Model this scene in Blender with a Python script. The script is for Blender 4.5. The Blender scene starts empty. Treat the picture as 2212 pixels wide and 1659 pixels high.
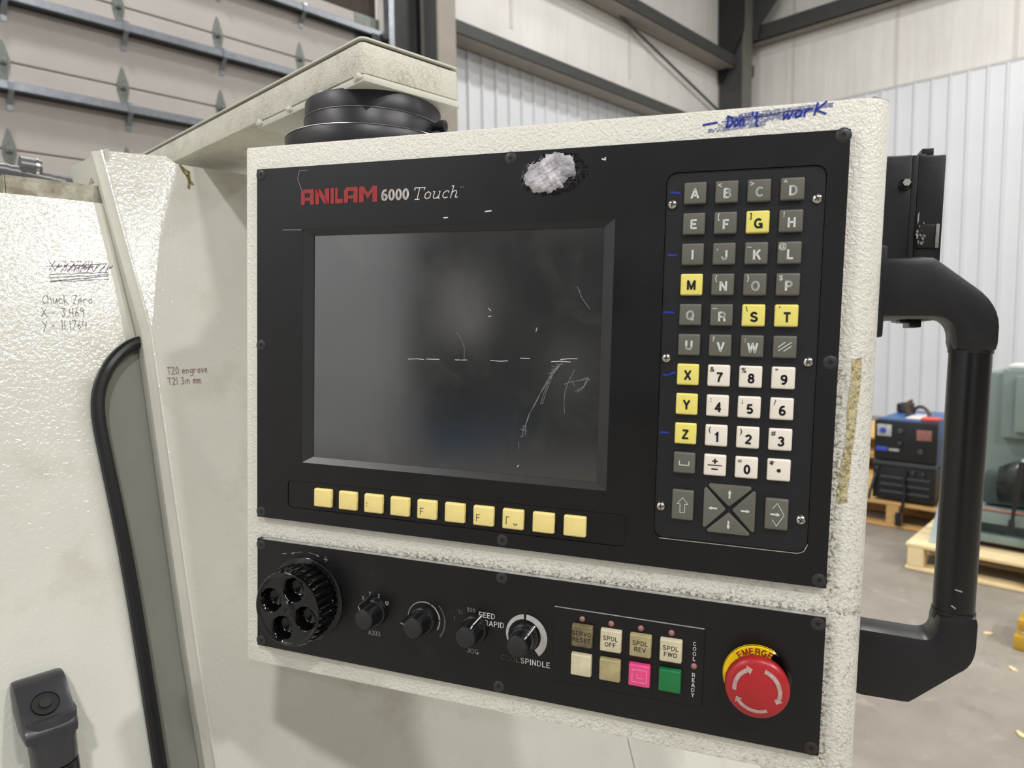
import bpy, bmesh, math, random
from mathutils import Vector, Matrix

random.seed(7)
R = math.radians
SC = bpy.context.scene
COL = SC.collection

# ------------------------------------------------------------------ camera
cam_d = bpy.data.cameras.new('camera')
cam = bpy.data.objects.new('camera', cam_d)
COL.objects.link(cam)
cam_d.sensor_width = 36.0
cam_d.lens = 24.2526
cam_d.clip_start = 0.02
cam_d.clip_end = 80
cam_d.dof.use_dof = True
cam_d.dof.focus_distance = 0.52
cam_d.dof.aperture_fstop = 10.5
CR = Vector((0.699106, -0.714886, -0.013758))      # camera right in the room
CD = Vector((-0.069665, -0.048952, -0.996369))     # camera down
CF = Vector((0.711616, 0.697526, -0.084026))       # camera forward
cam.matrix_world = Matrix(((CR.x, -CD.x, -CF.x, 0.0), (CR.y, -CD.y, -CF.y, 0.0),
                           (CR.z, -CD.z, -CF.z, 1.4), (0, 0, 0, 1)))
SC.camera = cam

# ------------------------------------------------------------------ world, lamps, exposure
world = bpy.data.worlds.new('hall_air')
world.use_nodes = True
world.node_tree.nodes['Background'].inputs[0].default_value = (0.8, 0.83, 0.9, 1)
world.node_tree.nodes['Background'].inputs[1].default_value = 0.0
SC.world = world
SC.view_settings.view_transform = 'Standard'
SC.view_settings.look = 'None'
SC.view_settings.gamma = 1.0
SC.view_settings.use_curve_mapping = False
SC.view_settings.exposure = -1.05

LAMP_POWER = 560
for lx, ly, lz, p in ((8.2, 0.2, 7.4, 0.58), (5.2, 2.2, 7.4, 0.66), (0.9, 3.9, 7.4, 1.0), (-5.0, 3.4, 7.4, 0.9),
                      (8.4, -6.0, 7.4, 0.6), (2.6, -6.1, 7.4, 1.4), (0.35, -6.4, 7.4, 1.05), (-3.0, -4.0, 7.4, 1.45),
                      (-8.2, 2.0, 7.4, 0.8), (-5.0, -10.5, 7.4, 0.7)):
    ld = bpy.data.lights.new('high_bay_lamp', 'AREA')
    ld.shape = 'DISK'
    ld.size = 0.55
    ld.energy = LAMP_POWER * p
    ld.color = (1.0, 0.982, 0.952)
    lo = bpy.data.objects.new('high_bay_lamp', ld)
    lo.location = (lx, ly, lz)
    COL.objects.link(lo)

# ------------------------------------------------------------------ materials
def lin(c):
    return tuple(((v / 255) / 12.92 if v / 255 <= 0.04045 else ((v / 255 + 0.055) / 1.055) ** 2.4) for v in c) + (1.0,)

class NT:
    def __init__(s, name):
        s.m = bpy.data.materials.new(name)
        s.m.use_nodes = True
        s.t = s.m.node_tree
        s.b = s.t.nodes['Principled BSDF']
        s.tc = None
    def n(s, typ, **kw):
        o = s.t.nodes.new(typ)
        for k, v in kw.items():
            setattr(o, k, v)
        return o
    def l(s, a, b):
        s.t.links.new(a, b)
    def co(s):
        if s.tc is None:
            s.tc = s.n('ShaderNodeTexCoord')
        return s.tc.outputs['Object']
    def noise(s, scale, detail=2, rough=0.5, dist=0.0, vec=None):
        o = s.n('ShaderNodeTexNoise')
        o.inputs['Scale'].default_value = scale
        o.inputs['Detail'].default_value = detail
        o.inputs['Roughness'].default_value = rough
        o.inputs['Distortion'].default_value = dist
        s.l(vec or s.co(), o.inputs['Vector'])
        return o.outputs['Fac']
    def stretch(s, sc):
        o = s.n('ShaderNodeMapping')
        o.inputs['Scale'].default_value = sc
        s.l(s.co(), o.inputs['Vector'])
        return o.outputs['Vector']
    def ramp(s, fac, a, b, lo=0.0, hi=1.0):
        o = s.n('ShaderNodeMapRange')
        o.inputs['From Min'].default_value = a
        o.inputs['From Max'].default_value = b
        o.inputs['To Min'].default_value = lo
        o.inputs['To Max'].default_value = hi
        s.l(fac, o.inputs['Value'])
        return o.outputs['Result']
    def math(s, op, a, b=None):
        o = s.n('ShaderNodeMath', operation=op)
        for i, v in enumerate((a, b)):
            if v is None:
                continue
            if isinstance(v, (int, float)):
                o.inputs[i].default_value = v
            else:
                s.l(v, o.inputs[i])
        return o.outputs[0]
    def mix(s, fac, a, b):
        o = s.n('ShaderNodeMix', data_type='RGBA')
        if isinstance(fac, (int, float)):
            o.inputs[0].default_value = fac
        else:
            s.l(fac, o.inputs[0])
        for i, v in ((6, a), (7, b)):
            if isinstance(v, tuple):
                o.inputs[i].default_value = v
            else:
                s.l(v, o.inputs[i])
        return o.outputs[2]
    def axis(s, k):
        o = s.n('ShaderNodeSeparateXYZ')
        s.l(s.co(), o.inputs[0])
        return o.outputs[k]
    def bump(s, h, strength, dist):
        o = s.n('ShaderNodeBump')
        o.inputs['Strength'].default_value = strength
        o.inputs['Distance'].default_value = dist
        s.l(h, o.inputs['Height'])
        s.l(o.outputs[0], s.b.inputs['Normal'])
    def set(s, color=None, rough=None, metal=None, spec=None, ior=None):
        for k, v in (('Base Color', color), ('Roughness', rough), ('Metallic', metal),
                     ('Specular IOR Level', spec), ('IOR', ior)):
            if v is None:
                continue
            if isinstance(v, (int, float, tuple)):
                s.b.inputs[k].default_value = v
            else:
                s.l(v, s.b.inputs[k])
        return s

def plain(name, rgb, rough=0.5, metal=0.0, spec=0.5, var=0.06, scale=40, bump=0.0, bscale=300):
    k = NT(name)
    c = lin(rgb)
    d = tuple(v * (1 - 2.2 * var) for v in c[:3]) + (1,)
    f = k.ramp(k.noise(scale, 4, 0.6), 0.3, 0.7)
    k.set(k.mix(f, d, c), rough, metal, spec)
    if bump:
        k.bump(k.noise(bscale, 2), bump, 0.0006)
    return k.m

def paint(name, rgb, tex, dirt=None, strength=0.7, dist=0.0009, rough=0.34):
    """cream wrinkle-finish enamel; dirt(k, height) gives a 0..1 grime mask"""
    k = NT(name)
    h = k.noise(tex, 2.2, 0.45, 0.7)
    base = k.mix(k.ramp(k.noise(9, 3, 0.55), 0.35, 0.7), lin(tuple(v - 7 for v in rgb)), lin(rgb))
    if dirt:
        base = dirt(k, h, base)
    k.set(base, rough, 0.0, 0.5)
    k.bump(h, strength, dist)
    return k.m

def housing_dirt(k, h, base):
    x, z = k.axis(0), k.axis(2)
    valley = k.ramp(h, 0.50, 0.40)
    big = k.ramp(k.noise(150, 5, 0.75), 0.40, 0.66)
    # grime rubbed into the lower right frame and along the strip between the two plates
    right = k.math('MULTIPLY', k.ramp(x, 0.205, 0.222), k.ramp(z, 0.37, 0.22))
    strip = k.math('MULTIPLY', k.math('MULTIPLY', k.ramp(z, 0.100, 0.108), k.ramp(z, 0.132, 0.112)), k.ramp(x, -0.22, 0.12, 0.25, 1.0))
    low = k.math('MULTIPLY', k.ramp(z, 0.020, 0.004), k.ramp(x, -0.1, 0.05, 0.2, 0.8))
    reg = k.math('MAXIMUM', k.math('MAXIMUM', right, strip), low)
    m = k.math('MULTIPLY', k.math('MULTIPLY', valley, big), reg)
    m = k.math('MULTIPLY', m, 0.60)
    # dark crumbs packed against the plate edges
    e1 = k.math('MULTIPLY', k.math('MULTIPLY', k.ramp(z, 0.1135, 0.1080), k.ramp(z, 0.1050, 0.1062)), k.ramp(x, -0.215, -0.05, 0.35, 1.0))
    e2 = k.math('MULTIPLY', k.ramp(x, 0.2170, 0.2100), k.math('MULTIPLY', k.ramp(x, 0.2070, 0.2080), k.ramp(z, 0.31, 0.25)))
    e3 = k.math('MULTIPLY', k.math('MULTIPLY', k.ramp(z, 0.1215, 0.1240), k.ramp(z, 0.1260, 0.1245)), k.ramp(x, -0.05, 0.12, 0.1, 0.8))
    crumbs = k.ramp(k.noise(430, 4, 0.75), 0.50, 0.58)
    m = k.math('MAXIMUM', m, k.math('MULTIPLY', k.math('MULTIPLY', k.math('MAXIMUM', k.math('MAXIMUM', e1, e2), e3), crumbs), 0.85))
    return k.mix(m, base, lin((92, 84, 66)))

def arm_dirt(k, h, base):
    big = k.ramp(k.noise(26, 5, 0.65), 0.42, 0.66)
    m = k.math('MULTIPLY', big, k.ramp(h, 0.62, 0.38))
    return k.mix(k.math('MULTIPLY', m, 0.55), base, lin((120, 112, 96)))

def rail_dirt(k, h, base):
    big = k.ramp(k.noise(34, 6, 0.7), 0.38, 0.62)
    return k.mix(k.math('MULTIPLY', big, 0.85), base, lin((112, 104, 84)))

def door_smudge(k, h, base):
    s = k.ramp(k.noise(14, 4, 0.6), 0.56, 0.74, 0.0, 0.35)
    return k.mix(s, base, lin((168, 158, 146)))

CREAM = (222, 221, 212)
M = {}
M['housing'] = paint('cream_wrinkle_paint', CREAM, 500, housing_dirt, 0.9, 0.0010, 0.36)
M['machine'] = paint('cream_hammered_paint', (211, 211, 203), 280, door_smudge, 0.75, 0.00056, 0.15)
M['arm'] = paint('grimy_cream_paint', (212, 210, 198), 560, arm_dirt, 0.8, 0.0008, 0.42)
M['rail'] = paint('stained_cream_paint', (190, 187, 172), 200, rail_dirt, 0.4, 0.0008, 0.55)
M['smooth_cream'] = plain('smooth_cream_paint', (206, 206, 195), 0.4, var=0.04, scale=22, bump=0.15, bscale=200)

def black_plate():
    k = NT('satin_black_anodised')
    f = k.ramp(k.noise(13, 5, 0.65), 0.35, 0.75)
    c = k.mix(f, lin((11, 11, 13)), lin((17, 17, 20)))
    sm = k.ramp(k.noise(60, 4, 0.7), 0.66, 0.80, 0.0, 0.30)
    c = k.mix(sm, c, lin((52, 52, 56)))
    k.set(c, k.ramp(k.noise(25, 3), 0.3, 0.7, 0.30, 0.40), 0.0, 0.42)
    k.bump(k.noise(900, 2), 0.10, 0.0003)
    return k.m
M['plate'] = black_plate()
M['keypad'] = plain('dark_keypad_overlay', (20, 21, 26), 0.42, var=0.05, scale=30)
M['key_grey'] = plain('grey_key_plastic', (97, 96, 88), 0.45, var=0.03, scale=60, bump=0.05, bscale=900)
M['key_yellow'] = plain('yellow_key_plastic', (232, 220, 116), 0.42, var=0.03, scale=60)
M['key_white'] = plain('ivory_key_plastic', (232, 225, 214), 0.42, var=0.03, scale=70)
M['key_cream'] = plain('aged_cream_plastic', (237, 218, 142), 0.42, var=0.05, scale=90)
M['btn_cream'] = plain('aged_ivory_button', (210, 202, 172), 0.42, var=0.12, scale=110)
M['btn_tan'] = plain('soiled_tan_button', (176, 164, 122), 0.45, var=0.16, scale=120)
M['btn_worn'] = plain('grimy_brown_button', (132, 120, 88), 0.5, var=0.3, scale=130)
M['btn_pink'] = plain('pink_button_plastic', (222, 74, 130), 0.4, var=0.05, scale=90)
M['btn_pink_edge'] = plain('worn_pink_relief', (246, 142, 184), 0.4, var=0.05, scale=90)
M['btn_green'] = plain('green_button_plastic', (22, 112, 60), 0.42, var=0.05, scale=90)
M['print_grey'] = plain('light_grey_print', (206, 206, 204), 0.5, var=0.02)
M['print_dim'] = plain('faded_grey_print', (150, 150, 150), 0.5, var=0.15, scale=300)
M['print_faint'] = plain('worn_grey_print', (92, 92, 94), 0.5, var=0.2, scale=300)
M['print_black'] = plain('black_print', (26, 24, 24), 0.5, var=0.02)
M['print_brown'] = plain('faded_brown_print', (92, 82, 58), 0.5, var=0.1, scale=200)
M['print_white'] = plain('white_print', (226, 220, 220), 0.5, var=0.03)
M['print_red'] = plain('red_print', (156, 34, 38), 0.45, var=0.10, scale=220)
M['ink_blue'] = plain('blue_marker_ink', (22, 52, 172), 0.5, var=0.15, scale=260)
M['ink_blue_dark'] = plain('dark_blue_marker_ink', (36, 48, 132), 0.5, var=0.2, scale=260)
M['ink_smear'] = None
M['ink_pencil'] = plain('grey_pencil', (138, 134, 130), 0.6, var=0.2, scale=300)
M['ink_violet'] = plain('violet_pencil', (112, 98, 122), 0.6, var=0.25, scale=300)
M['ink_red'] = plain('reddish_pencil', (150, 112, 104), 0.6, var=0.2, scale=300)
M['gloss_black'] = plain('glossy_black_plastic', (8, 8, 9), 0.12, spec=0.5, var=0.05, scale=60)
M['knob_black'] = plain('black_knob_plastic', (20, 20, 22), 0.22, spec=0.5, var=0.05, scale=60)
M['knob_cap'] = plain('matt_black_knob_cap', (32, 32, 35), 0.6, var=0.08, scale=120)
M['handle'] = plain('black_nylon', (20, 20, 24), 0.36, spec=0.5, var=0.12, scale=18, bump=0.04, bscale=700)
M['door_nylon'] = plain('grey_black_nylon', (52, 52, 56), 0.34, spec=0.5, var=0.12, scale=22, bump=0.04, bscale=700)
M['tube'] = plain('black_lacquered_tube', (9, 9, 11), 0.28, spec=0.5, var=0.1, scale=18)
M['box'] = plain('chipped_black_paint', (14, 15, 20), 0.33, spec=0.5, var=0.15, scale=24, bump=0.12, bscale=160)
M['joint'] = plain('black_oxide_steel', (44, 43, 47), 0.40, metal=0.3, var=0.08, scale=30)
M['joint_edge'] = plain('bright_turned_edge', (196, 196, 198), 0.3, metal=0.9, var=0.05)
M['chip'] = plain('bare_metal_chip', (168, 164, 160), 0.45, metal=0.2, var=0.2, scale=200)
M['edge'] = plain('pale_aluminium_edge', (196, 194, 190), 0.4, metal=0.4, var=0.2, scale=160)
M['screw'] = plain('black_socket_screw', (58, 57, 59), 0.42, metal=0.35, var=0.1, scale=200)
M['rust_screw'] = plain('rusty_socket_screw', (60, 50, 50), 0.55, metal=0.25, var=0.2, scale=300)
M['hole'] = plain('screw_recess', (8, 8, 8), 0.7, var=0.02)
M['nickel'] = plain('bright_nickel_screw', (206, 204, 196), 0.24, metal=1.0, var=0.05, scale=300)
M['led'] = plain('unlit_indicator_lens', (150, 106, 102), 0.35, var=0.1, scale=300)
M['red'] = plain('red_mushroom_plastic', (168, 32, 38), 0.34, var=0.06, scale=40)
M['yellow'] = plain('yellow_ring_plastic', (246, 204, 22), 0.42, var=0.06, scale=60)
M['arrow'] = plain('worn_white_arrow', (190, 160, 156), 0.5, var=0.16, scale=420)
M['scale'] = plain('grey_dial_print', (186, 184, 182), 0.55, var=0.10, scale=150)
M['smear'] = plain('black_glue_smear', (16, 16, 18), 0.14, var=0.1, scale=200, bump=0.9, bscale=420)
M['bezel'] = plain('dark_bezel', (38, 38, 41), 0.36, var=0.05, scale=40)
M['rubber'] = plain('black_rubber', (22, 23, 26), 0.33, var=0.08, scale=30)
M['dark_void'] = plain('dark_machine_inside', (24, 23, 21), 0.8, var=0.1)

def translucent_glue():
    k = NT('clear_silicone')
    f = k.ramp(k.noise(70, 5, 0.65, 0.6), 0.36, 0.66)
    k.set(k.mix(f, lin((138, 138, 144)), lin((228, 224, 232))), 0.26, 0.0, 0.5)
    k.b.inputs['Subsurface Weight'].default_value = 0.25
    k.b.inputs['Subsurface Radius'].default_value = (0.004, 0.004, 0.004)
    k.b.inputs['Transmission Weight'].default_value = 0.12
    k.bump(k.noise(260, 5, 0.6, 0.8), 0.8, 0.0016)
    return k.m
M['glue'] = translucent_glue()

def smear_ink():
    k = NT('smeared_blue_ink')
    h = k.noise(620, 2.2, 0.45, 0.7)
    f = k.math('MULTIPLY', k.ramp(h, 0.66, 0.46), k.ramp(k.noise(90, 4, 0.7), 0.25, 0.45))
    tr = k.n('ShaderNodeBsdfTransparent')
    mx = k.n('ShaderNodeMixShader')
    k.set(lin((112, 116, 168)), 0.5)
    k.l(k.math('MULTIPLY', f, 0.72), mx.inputs[0])
    k.l(tr.outputs[0], mx.inputs[1])
    k.l(k.b.outputs[0], mx.inputs[2])
    k.l(mx.outputs[0], k.t.nodes['Material Output'].inputs[0])
    return k.m
M['ink_smear'] = smear_ink()

def tape_mat():
    k = NT('old_tape_glue')
    h = k.noise(620, 2.2, 0.45, 0.7)
    f = k.ramp(k.noise(420, 4, 0.7), 0.36, 0.62)
    k.set(k.mix(f, lin((126, 112, 66)), lin((204, 194, 156))), 0.5, 0.0, 0.4)
    k.bump(h, 0.9, 0.0010)
    tr = k.n('ShaderNodeBsdfTransparent')
    mx = k.n('ShaderNodeMixShader')
    k.l(k.ramp(k.noise(260, 4, 0.7), 0.36, 0.44, 0.1, 1.0), mx.inputs[0])
    k.l(tr.outputs[0], mx.inputs[1])
    k.l(k.b.outputs[0], mx.inputs[2])
    k.l(mx.outputs[0], k.t.nodes['Material Output'].inputs[0])
    return k.m
M['tape'] = tape_mat()

def screen_mat():
    k = NT('dull_touchscreen_film')
    sm = k.ramp(k.noise(22, 5, 0.62, 0.9), 0.52, 0.72, 0.0, 1.0)
    c = k.mix(k.math('MULTIPLY', sm, 0.45), lin((38, 40, 41)), lin((70, 70, 66)))
    k.set(c, k.ramp(k.noise(18, 4, 0.6), 0.3, 0.7, 0.11, 0.17), 0.0, 0.5, 2.2)
    return k.m
M['screen'] = screen_mat()

def glass_mat():
    k = NT('hazy_tinted_polycarbonate')
    tr = k.n('ShaderNodeBsdfTransparent')
    tr.inputs[0].default_value = (0.62, 0.64, 0.58, 1)
    mx = k.n('ShaderNodeMixShader')
    mx.inputs[0].default_value = 0.66
    k.set(k.mix(k.ramp(k.noise(5, 4, 0.6), 0.3, 0.7), lin((140, 141, 132)), lin((160, 161, 152))), 0.22, 0.0, 0.6)
    k.l(tr.outputs[0], mx.inputs[1])
    k.l(k.b.outputs[0], mx.inputs[2])
    k.l(mx.outputs[0], k.t.nodes['Material Output'].inputs[0])
    return k.m
M['glass'] = glass_mat()

def concrete():
    k = NT('worn_concrete')
    a = k.ramp(k.noise(1.6, 8, 0.65), 0.3, 0.72)
    c = k.mix(a, lin((128, 122, 113)), lin((160, 154, 144)))
    s = k.ramp(k.noise(5.5, 6, 0.7, 0.6), 0.58, 0.72, 0.0, 0.55)
    c = k.mix(s, c, lin((182, 177, 168)))
    d = k.ramp(k.noise(3.1, 6, 0.7), 0.60, 0.74, 0.0, 0.45)
    c = k.mix(d, c, lin((98, 93, 86)))
    k.set(c, k.ramp(k.noise(4, 4), 0.3, 0.7, 0.45, 0.7), 0.0, 0.35)
    k.bump(k.noise(60, 5), 0.2, 0.003)
    return k.m
M['concrete'] = concrete()

def vinyl():
    k = NT('white_insulation_vinyl')
    c = k.mix(k.ramp(k.noise(1.3, 4), 0.3, 0.7), lin((222, 219, 214)), lin((235, 233, 230)))
    k.set(c, 0.45, 0.0, 0.4)
    k.bump(k.noise(1.0, 3, 0.55, 0.3, k.stretch((5.0, 5.0, 0.55))), 0.55, 0.035)
    return k.m
M['vinyl'] = vinyl()
M['liner'] = plain('white_liner_steel', (226, 229, 234), 0.38, var=0.02, scale=2)
M['liner_trim'] = plain('liner_cap_trim', (196, 196, 192), 0.4, var=0.03, scale=3)
M['seam'] = plain('vinyl_seam_tape', (214, 210, 204), 0.5, var=0.03, scale=3)
M['door_white'] = plain('white_door_panel', (166, 161, 156), 0.5, var=0.04, scale=3, bump=0.05, bscale=40)
M['door_seam'] = plain('tan_door_seam', (168, 156, 140), 0.6, var=0.06, scale=4)
M['galv'] = plain('galvanised_steel', (140, 145, 152), 0.34, metal=0.75, var=0.1, scale=26)
M['galv_dull'] = plain('dull_galvanised_steel', (118, 122, 118), 0.45, metal=0.6, var=0.14, scale=40)
M['steel_dark'] = plain('dark_grey_steel', (66, 67, 66), 0.5, var=0.08, scale=6)
M['steel_grey'] = plain('grey_painted_steel', (112, 110, 104), 0.5, var=0.06, scale=6)
M['steel_light'] = plain('light_grey_steel', (150, 144, 134), 0.5, var=0.06, scale=6)
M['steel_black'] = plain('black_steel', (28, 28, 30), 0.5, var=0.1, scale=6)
M['ceil'] = plain('ceiling_vinyl', (120, 118, 114), 0.6, var=0.03, scale=1)

def wood(name, a, b):
    k = NT(name)
    g = k.noise(1.0, 5, 0.6, 0.8, k.stretch((9, 9, 60)))
    c = k.mix(k.ramp(g, 0.3, 0.7), lin(a), lin(b))
    k.set(c, 0.65, 0.0, 0.3)
    k.bump(g, 0.3, 0.004)
    return k.m
M['pine'] = wood('fresh_pine', (226, 202, 152), (242, 224, 182))
M['oak'] = wood('yellowed_timber', (196, 154, 94), (220, 182, 124))
M['weld_blue'] = plain('blue_machine_paint', (44, 92, 150), 0.38, var=0.08, scale=8)
M['weld_black'] = plain('black_front_panel', (22, 23, 28), 0.42, var=0.1, scale=20)
M['weld_grey'] = plain('dark_grey_trim', (66, 68, 74), 0.45, var=0.1, scale=20)
M['weld_label'] = plain('pale_dial_label', (196, 198, 196), 0.5, var=0.2, scale=60)
M['weld_label_blue'] = plain('blue_dial_label', (56, 84, 190), 0.5, var=0.1, scale=60)
M['weld_label_red'] = plain('red_grey_label', (176, 120, 112), 0.5, var=0.25, scale=60)
M['green'] = plain('grey_green_enamel', (126, 142, 138), 0.42, var=0.07, scale=5)
M['green_dark'] = plain('dark_green_enamel', (70, 84, 84), 0.45, var=0.12, scale=8)
M['brown_dark'] = plain('dark_brown_timber', (50, 36, 28), 0.7, var=0.2, scale=10)
M['tape_red'] = plain('red_plastic', (232, 84, 78), 0.45, var=0.06, scale=20)
M['orange'] = plain('orange_stripe', (188, 120, 92), 0.5, var=0.08, scale=20)
M['hook'] = plain('rusty_steel', (104, 88, 74), 0.55, metal=0.4, var=0.2, scale=40)
M['cable'] = plain('black_cable_rubber', (28, 28, 30), 0.5, var=0.1, scale=30)
M['webbing'] = plain('black_webbing', (34, 34, 36), 0.7, var=0.1, scale=80)
M['bag'] = plain('grey_plastic_sheet', (88, 96, 94), 0.22, spec=0.6, var=0.35, scale=14)
M['pale_blue'] = plain('pale_blue_enamel', (186, 206, 220), 0.4, var=0.04, scale=10)
M['yellow_box'] = plain('yellow_enamel', (206, 164, 54), 0.45, var=0.12, scale=14)
M['white_plastic'] = plain('white_plastic', (228, 226, 222), 0.4, var=0.04, scale=30)
M['conduit'] = plain('grey_conduit', (110, 110, 112), 0.35, metal=0.3, var=0.12, scale=60)
M['rust_stain'] = plain('yellow_glue_stain', (150, 134, 84), 0.6, var=0.3, scale=300)

# ------------------------------------------------------------------ builders
ORG = {}          # origin of a thing in its own drawing frame

def put(o, parent=None):
    COL.objects.link(o)
    if parent is not None:
        o.parent = parent
    return o

def thing(name, label, cat, base, mat=None, group=None, kind=None):
    """an Empty at the base of a thing; its parts are drawn in the frame mat (default: the room)"""
    o = bpy.data.objects.new(name, None)
    o.empty_display_size = 0.05
    put(o)
    if label:
        o['label'] = label
    if cat:
        o['category'] = cat
    if group:
        o['group'] = group
    if kind:
        o['kind'] = kind
    base = Vector(base)
    ORG[o.name] = base
    if mat is not None:
        o.matrix_world = mat @ Matrix.Translation(base)
    else:
        o.location = base
    return o

class MB:
    """collects shapes; build() links them as ONE mesh object"""
    def __init__(s, f=None):
        s.bm = bmesh.new()
        s.f = f or (lambda x, y, z: Vector((x, y, z)))
    def v(s, p):
        return s.bm.verts.new(s.f(*p))
    def face(s, vs):
        try:
            return s.bm.faces.new(vs)
        except ValueError:
            return None
    def box(s, a, b, bev=0.0, seg=2, taper=None):
        (x0, y0, z0), (x1, y1, z1) = a, b
        t = bmesh.new()
        vs = [t.verts.new(p) for p in ((x0, y0, z0), (x1, y0, z0), (x1, y1, z0), (x0, y1, z0),
                                       (x0, y0, z1), (x1, y0, z1), (x1, y1, z1), (x0, y1, z1))]
        for q in ((0, 3, 2, 1), (4, 5, 6, 7), (0, 1, 5, 4), (1, 2, 6, 5), (2, 3, 7, 6), (3, 0, 4, 7)):
            t.faces.new([vs[i] for i in q])
        if taper:
            ax, amt = taper     # shrink the low side of an axis
            for w in vs:
                if abs(w.co[ax] - (a[ax])) < 1e-9:
                    for k in range(3):
                        if k != ax:
                            c = (a[k] + b[k]) / 2
                            w.co[k] = c + (w.co[k] - c) * amt
        if bev:
            bmesh.ops.bevel(t, geom=list(t.edges), offset=bev, segments=seg, affect='EDGES', profile=0.6)
        s.merge(t)
        return s
    def merge(s, t):
        mp = {}
        for w in t.verts:
            mp[w] = s.v(w.co)
        for fc in t.faces:
            s.face([mp[w] for w in fc.verts])
        t.free()
    def prism(s, pts, c0, c1, m=None, holes=(), bev=0.0, cap0=True, cap1=True):
        """polygon pts (a,b) extruded along c; m maps (a,b,c) to the drawing frame"""
        m = m or (lambda a, b, c: (a, c, b))
        t = bmesh.new()
        rings = []
        for loop in [pts] + list(holes):
            rings.append([t.verts.new((p[0], p[1], c0)) for p in loop])
        es = []
        for r in rings:
            for i in range(len(r)):
                es.append(t.edges.new((r[i], r[(i + 1) % len(r)])))
        if holes:
            bmesh.ops.triangle_fill(t, use_beauty=True, use_dissolve=False, edges=es)
        else:
            t.faces.new(rings[0])
        base = list(t.faces)
        n0 = len(base)
        top = [[t.verts.new((w.co.x, w.co.y, c1)) for w in r] for r in rings]
        mp = {}
        for r, q in zip(rings, top):
            for i in range(len(r)):
                mp[r[i]] = q[i]
        if cap1:
            for fc in base[:n0]:
                t.faces.new([mp[w] for w in fc.verts])
        for r, q in zip(rings, top):
            for i in range(len(r)):
                j = (i + 1) % len(r)
                t.faces.new((r[i], r[j], q[j], q[i]))
        if not cap0:
            bmesh.ops.delete(t, geom=base[:n0], context='FACES_ONLY')
        bmesh.ops.recalc_face_normals(t, faces=list(t.faces))
        if bev:
            sharp = [e for e in t.edges if len(e.link_faces) == 2 and e.calc_face_angle(0) > 0.6]
            bmesh.ops.bevel(t, geom=sharp, offset=bev, segments=2, affect='EDGES', profile=0.6)
        for w in t.verts:
            w.co = Vector(m(*w.co))
        s.merge(t)
        return s
    def lathe(s, prof, c, axis='y', n=32, mod=None):
        """profile of (radius, along) about an axis through c"""
        rows = []
        for i, (r, h) in enumerate(prof):
            row = []
            if r < 1e-7:
                row = [None]
                p = s._ax(c, axis, 0, 0, h)
                row = [s.v(p)]
            else:
                for k in range(n):
                    a = 2 * math.pi * k / n
                    rr = r + (mod(i, a) if mod else 0.0)
                    row.append(s.v(s._ax(c, axis, rr * math.cos(a), rr * math.sin(a), h)))
            rows.append(row)
        for p, q in zip(rows, rows[1:]):
            for k in range(n):
                j = (k + 1) % n
                if len(p) == 1 and len(q) == 1:
                    break
                if len(p) == 1:
                    s.face((p[0], q[j], q[k]))
                elif len(q) == 1:
                    s.face((p[k], p[j], q[0]))
                else:
                    s.face((p[k], p[j], q[j], q[k]))
        return s
    @staticmethod
    def _ax(c, axis, a, b, h):
        if axis == 'y':
            return (c[0] + a, c[1] + h, c[2] + b)
        if axis == 'z':
            return (c[0] + a, c[1] + b, c[2] + h)
        return (c[0] + h, c[1] + a, c[2] + b)
    def tube(s, path, r, n=12, cap=True, radii=None):
        path = [Vector(p) for p in path]
        rows = []
        up = None
        for i, p in enumerate(path):
            d = (path[min(i + 1, len(path) - 1)] - path[max(i - 1, 0)]).normalized()
            if up is None:
                up = Vector((0, 0, 1)) if abs(d.z) < 0.9 else Vector((1, 0, 0))
            e1 = d.cross(up).normalized()
            up = e1.cross(d).normalized()
            rr = radii[i] if radii else r
            rows.append([s.v(p + e1 * rr * math.cos(2 * math.pi * k / n) + up * rr * math.sin(2 * math.pi * k / n)) for k in range(n)])
        for p, q in zip(rows, rows[1:]):
            for k in range(n):
                s.face((p[k], p[(k + 1) % n], q[(k + 1) % n], q[k]))
        if cap:
            s.face(rows[0])
            s.face(rows[-1][::-1])
        return s
    def strokes(s, lines, w, put3):
        """flat ribbons along polylines of (a,b); put3(a,b) gives the point"""
        for ln in lines:
            for (a0, b0), (a1, b1) in zip(ln, ln[1:]):
                dx, dy = a1 - a0, b1 - b0
                L = math.hypot(dx, dy)
                if L < 1e-9:
                    continue
                nx, ny = -dy / L * w / 2, dx / L * w / 2
                ex, ey = dx / L * w * 0.3, dy / L * w * 0.3
                s.face([s.v(put3(*q)) for q in ((a0 - ex + nx, b0 - ey + ny), (a0 - ex - nx, b0 - ey - ny),
                                                (a1 + ex - nx, b1 + ey - ny), (a1 + ex + nx, b1 + ey + ny))])
        return s
    def poly(s, pts):
        s.face([s.v(p) for p in pts])
        return s
    def mesh(s, name, mat, org=Vector((0, 0, 0)), smooth=35, recalc=True):
        if recalc:
            bmesh.ops.recalc_face_normals(s.bm, faces=list(s.bm.faces))
        me = bpy.data.meshes.new(name)
        for w in s.bm.verts:
            w.co -= org
        s.bm.to_mesh(me)
        s.bm.free()
        me.materials.append(mat)
        if smooth:
            me.shade_smooth()
            me.set_sharp_from_angle(angle=R(smooth))
        return me
    def build(s, name, mat, parent=None, label=None, cat=None, kind=None, group=None, smooth=35, recalc=True):
        root = parent
        while root is not None and root.parent is not None:
            root = root.parent
        org = ORG.get(root.name, Vector((0, 0, 0))) if root is not None else Vector((0, 0, 0))
        me = s.mesh(name, mat, org, smooth, recalc)
        o = bpy.data.objects.new(name, me)
        put(o, parent)
        for k, v in (('label', label), ('category', cat), ('kind', kind), ('group', group)):
            if v:
                o[k] = v
        return o

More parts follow.
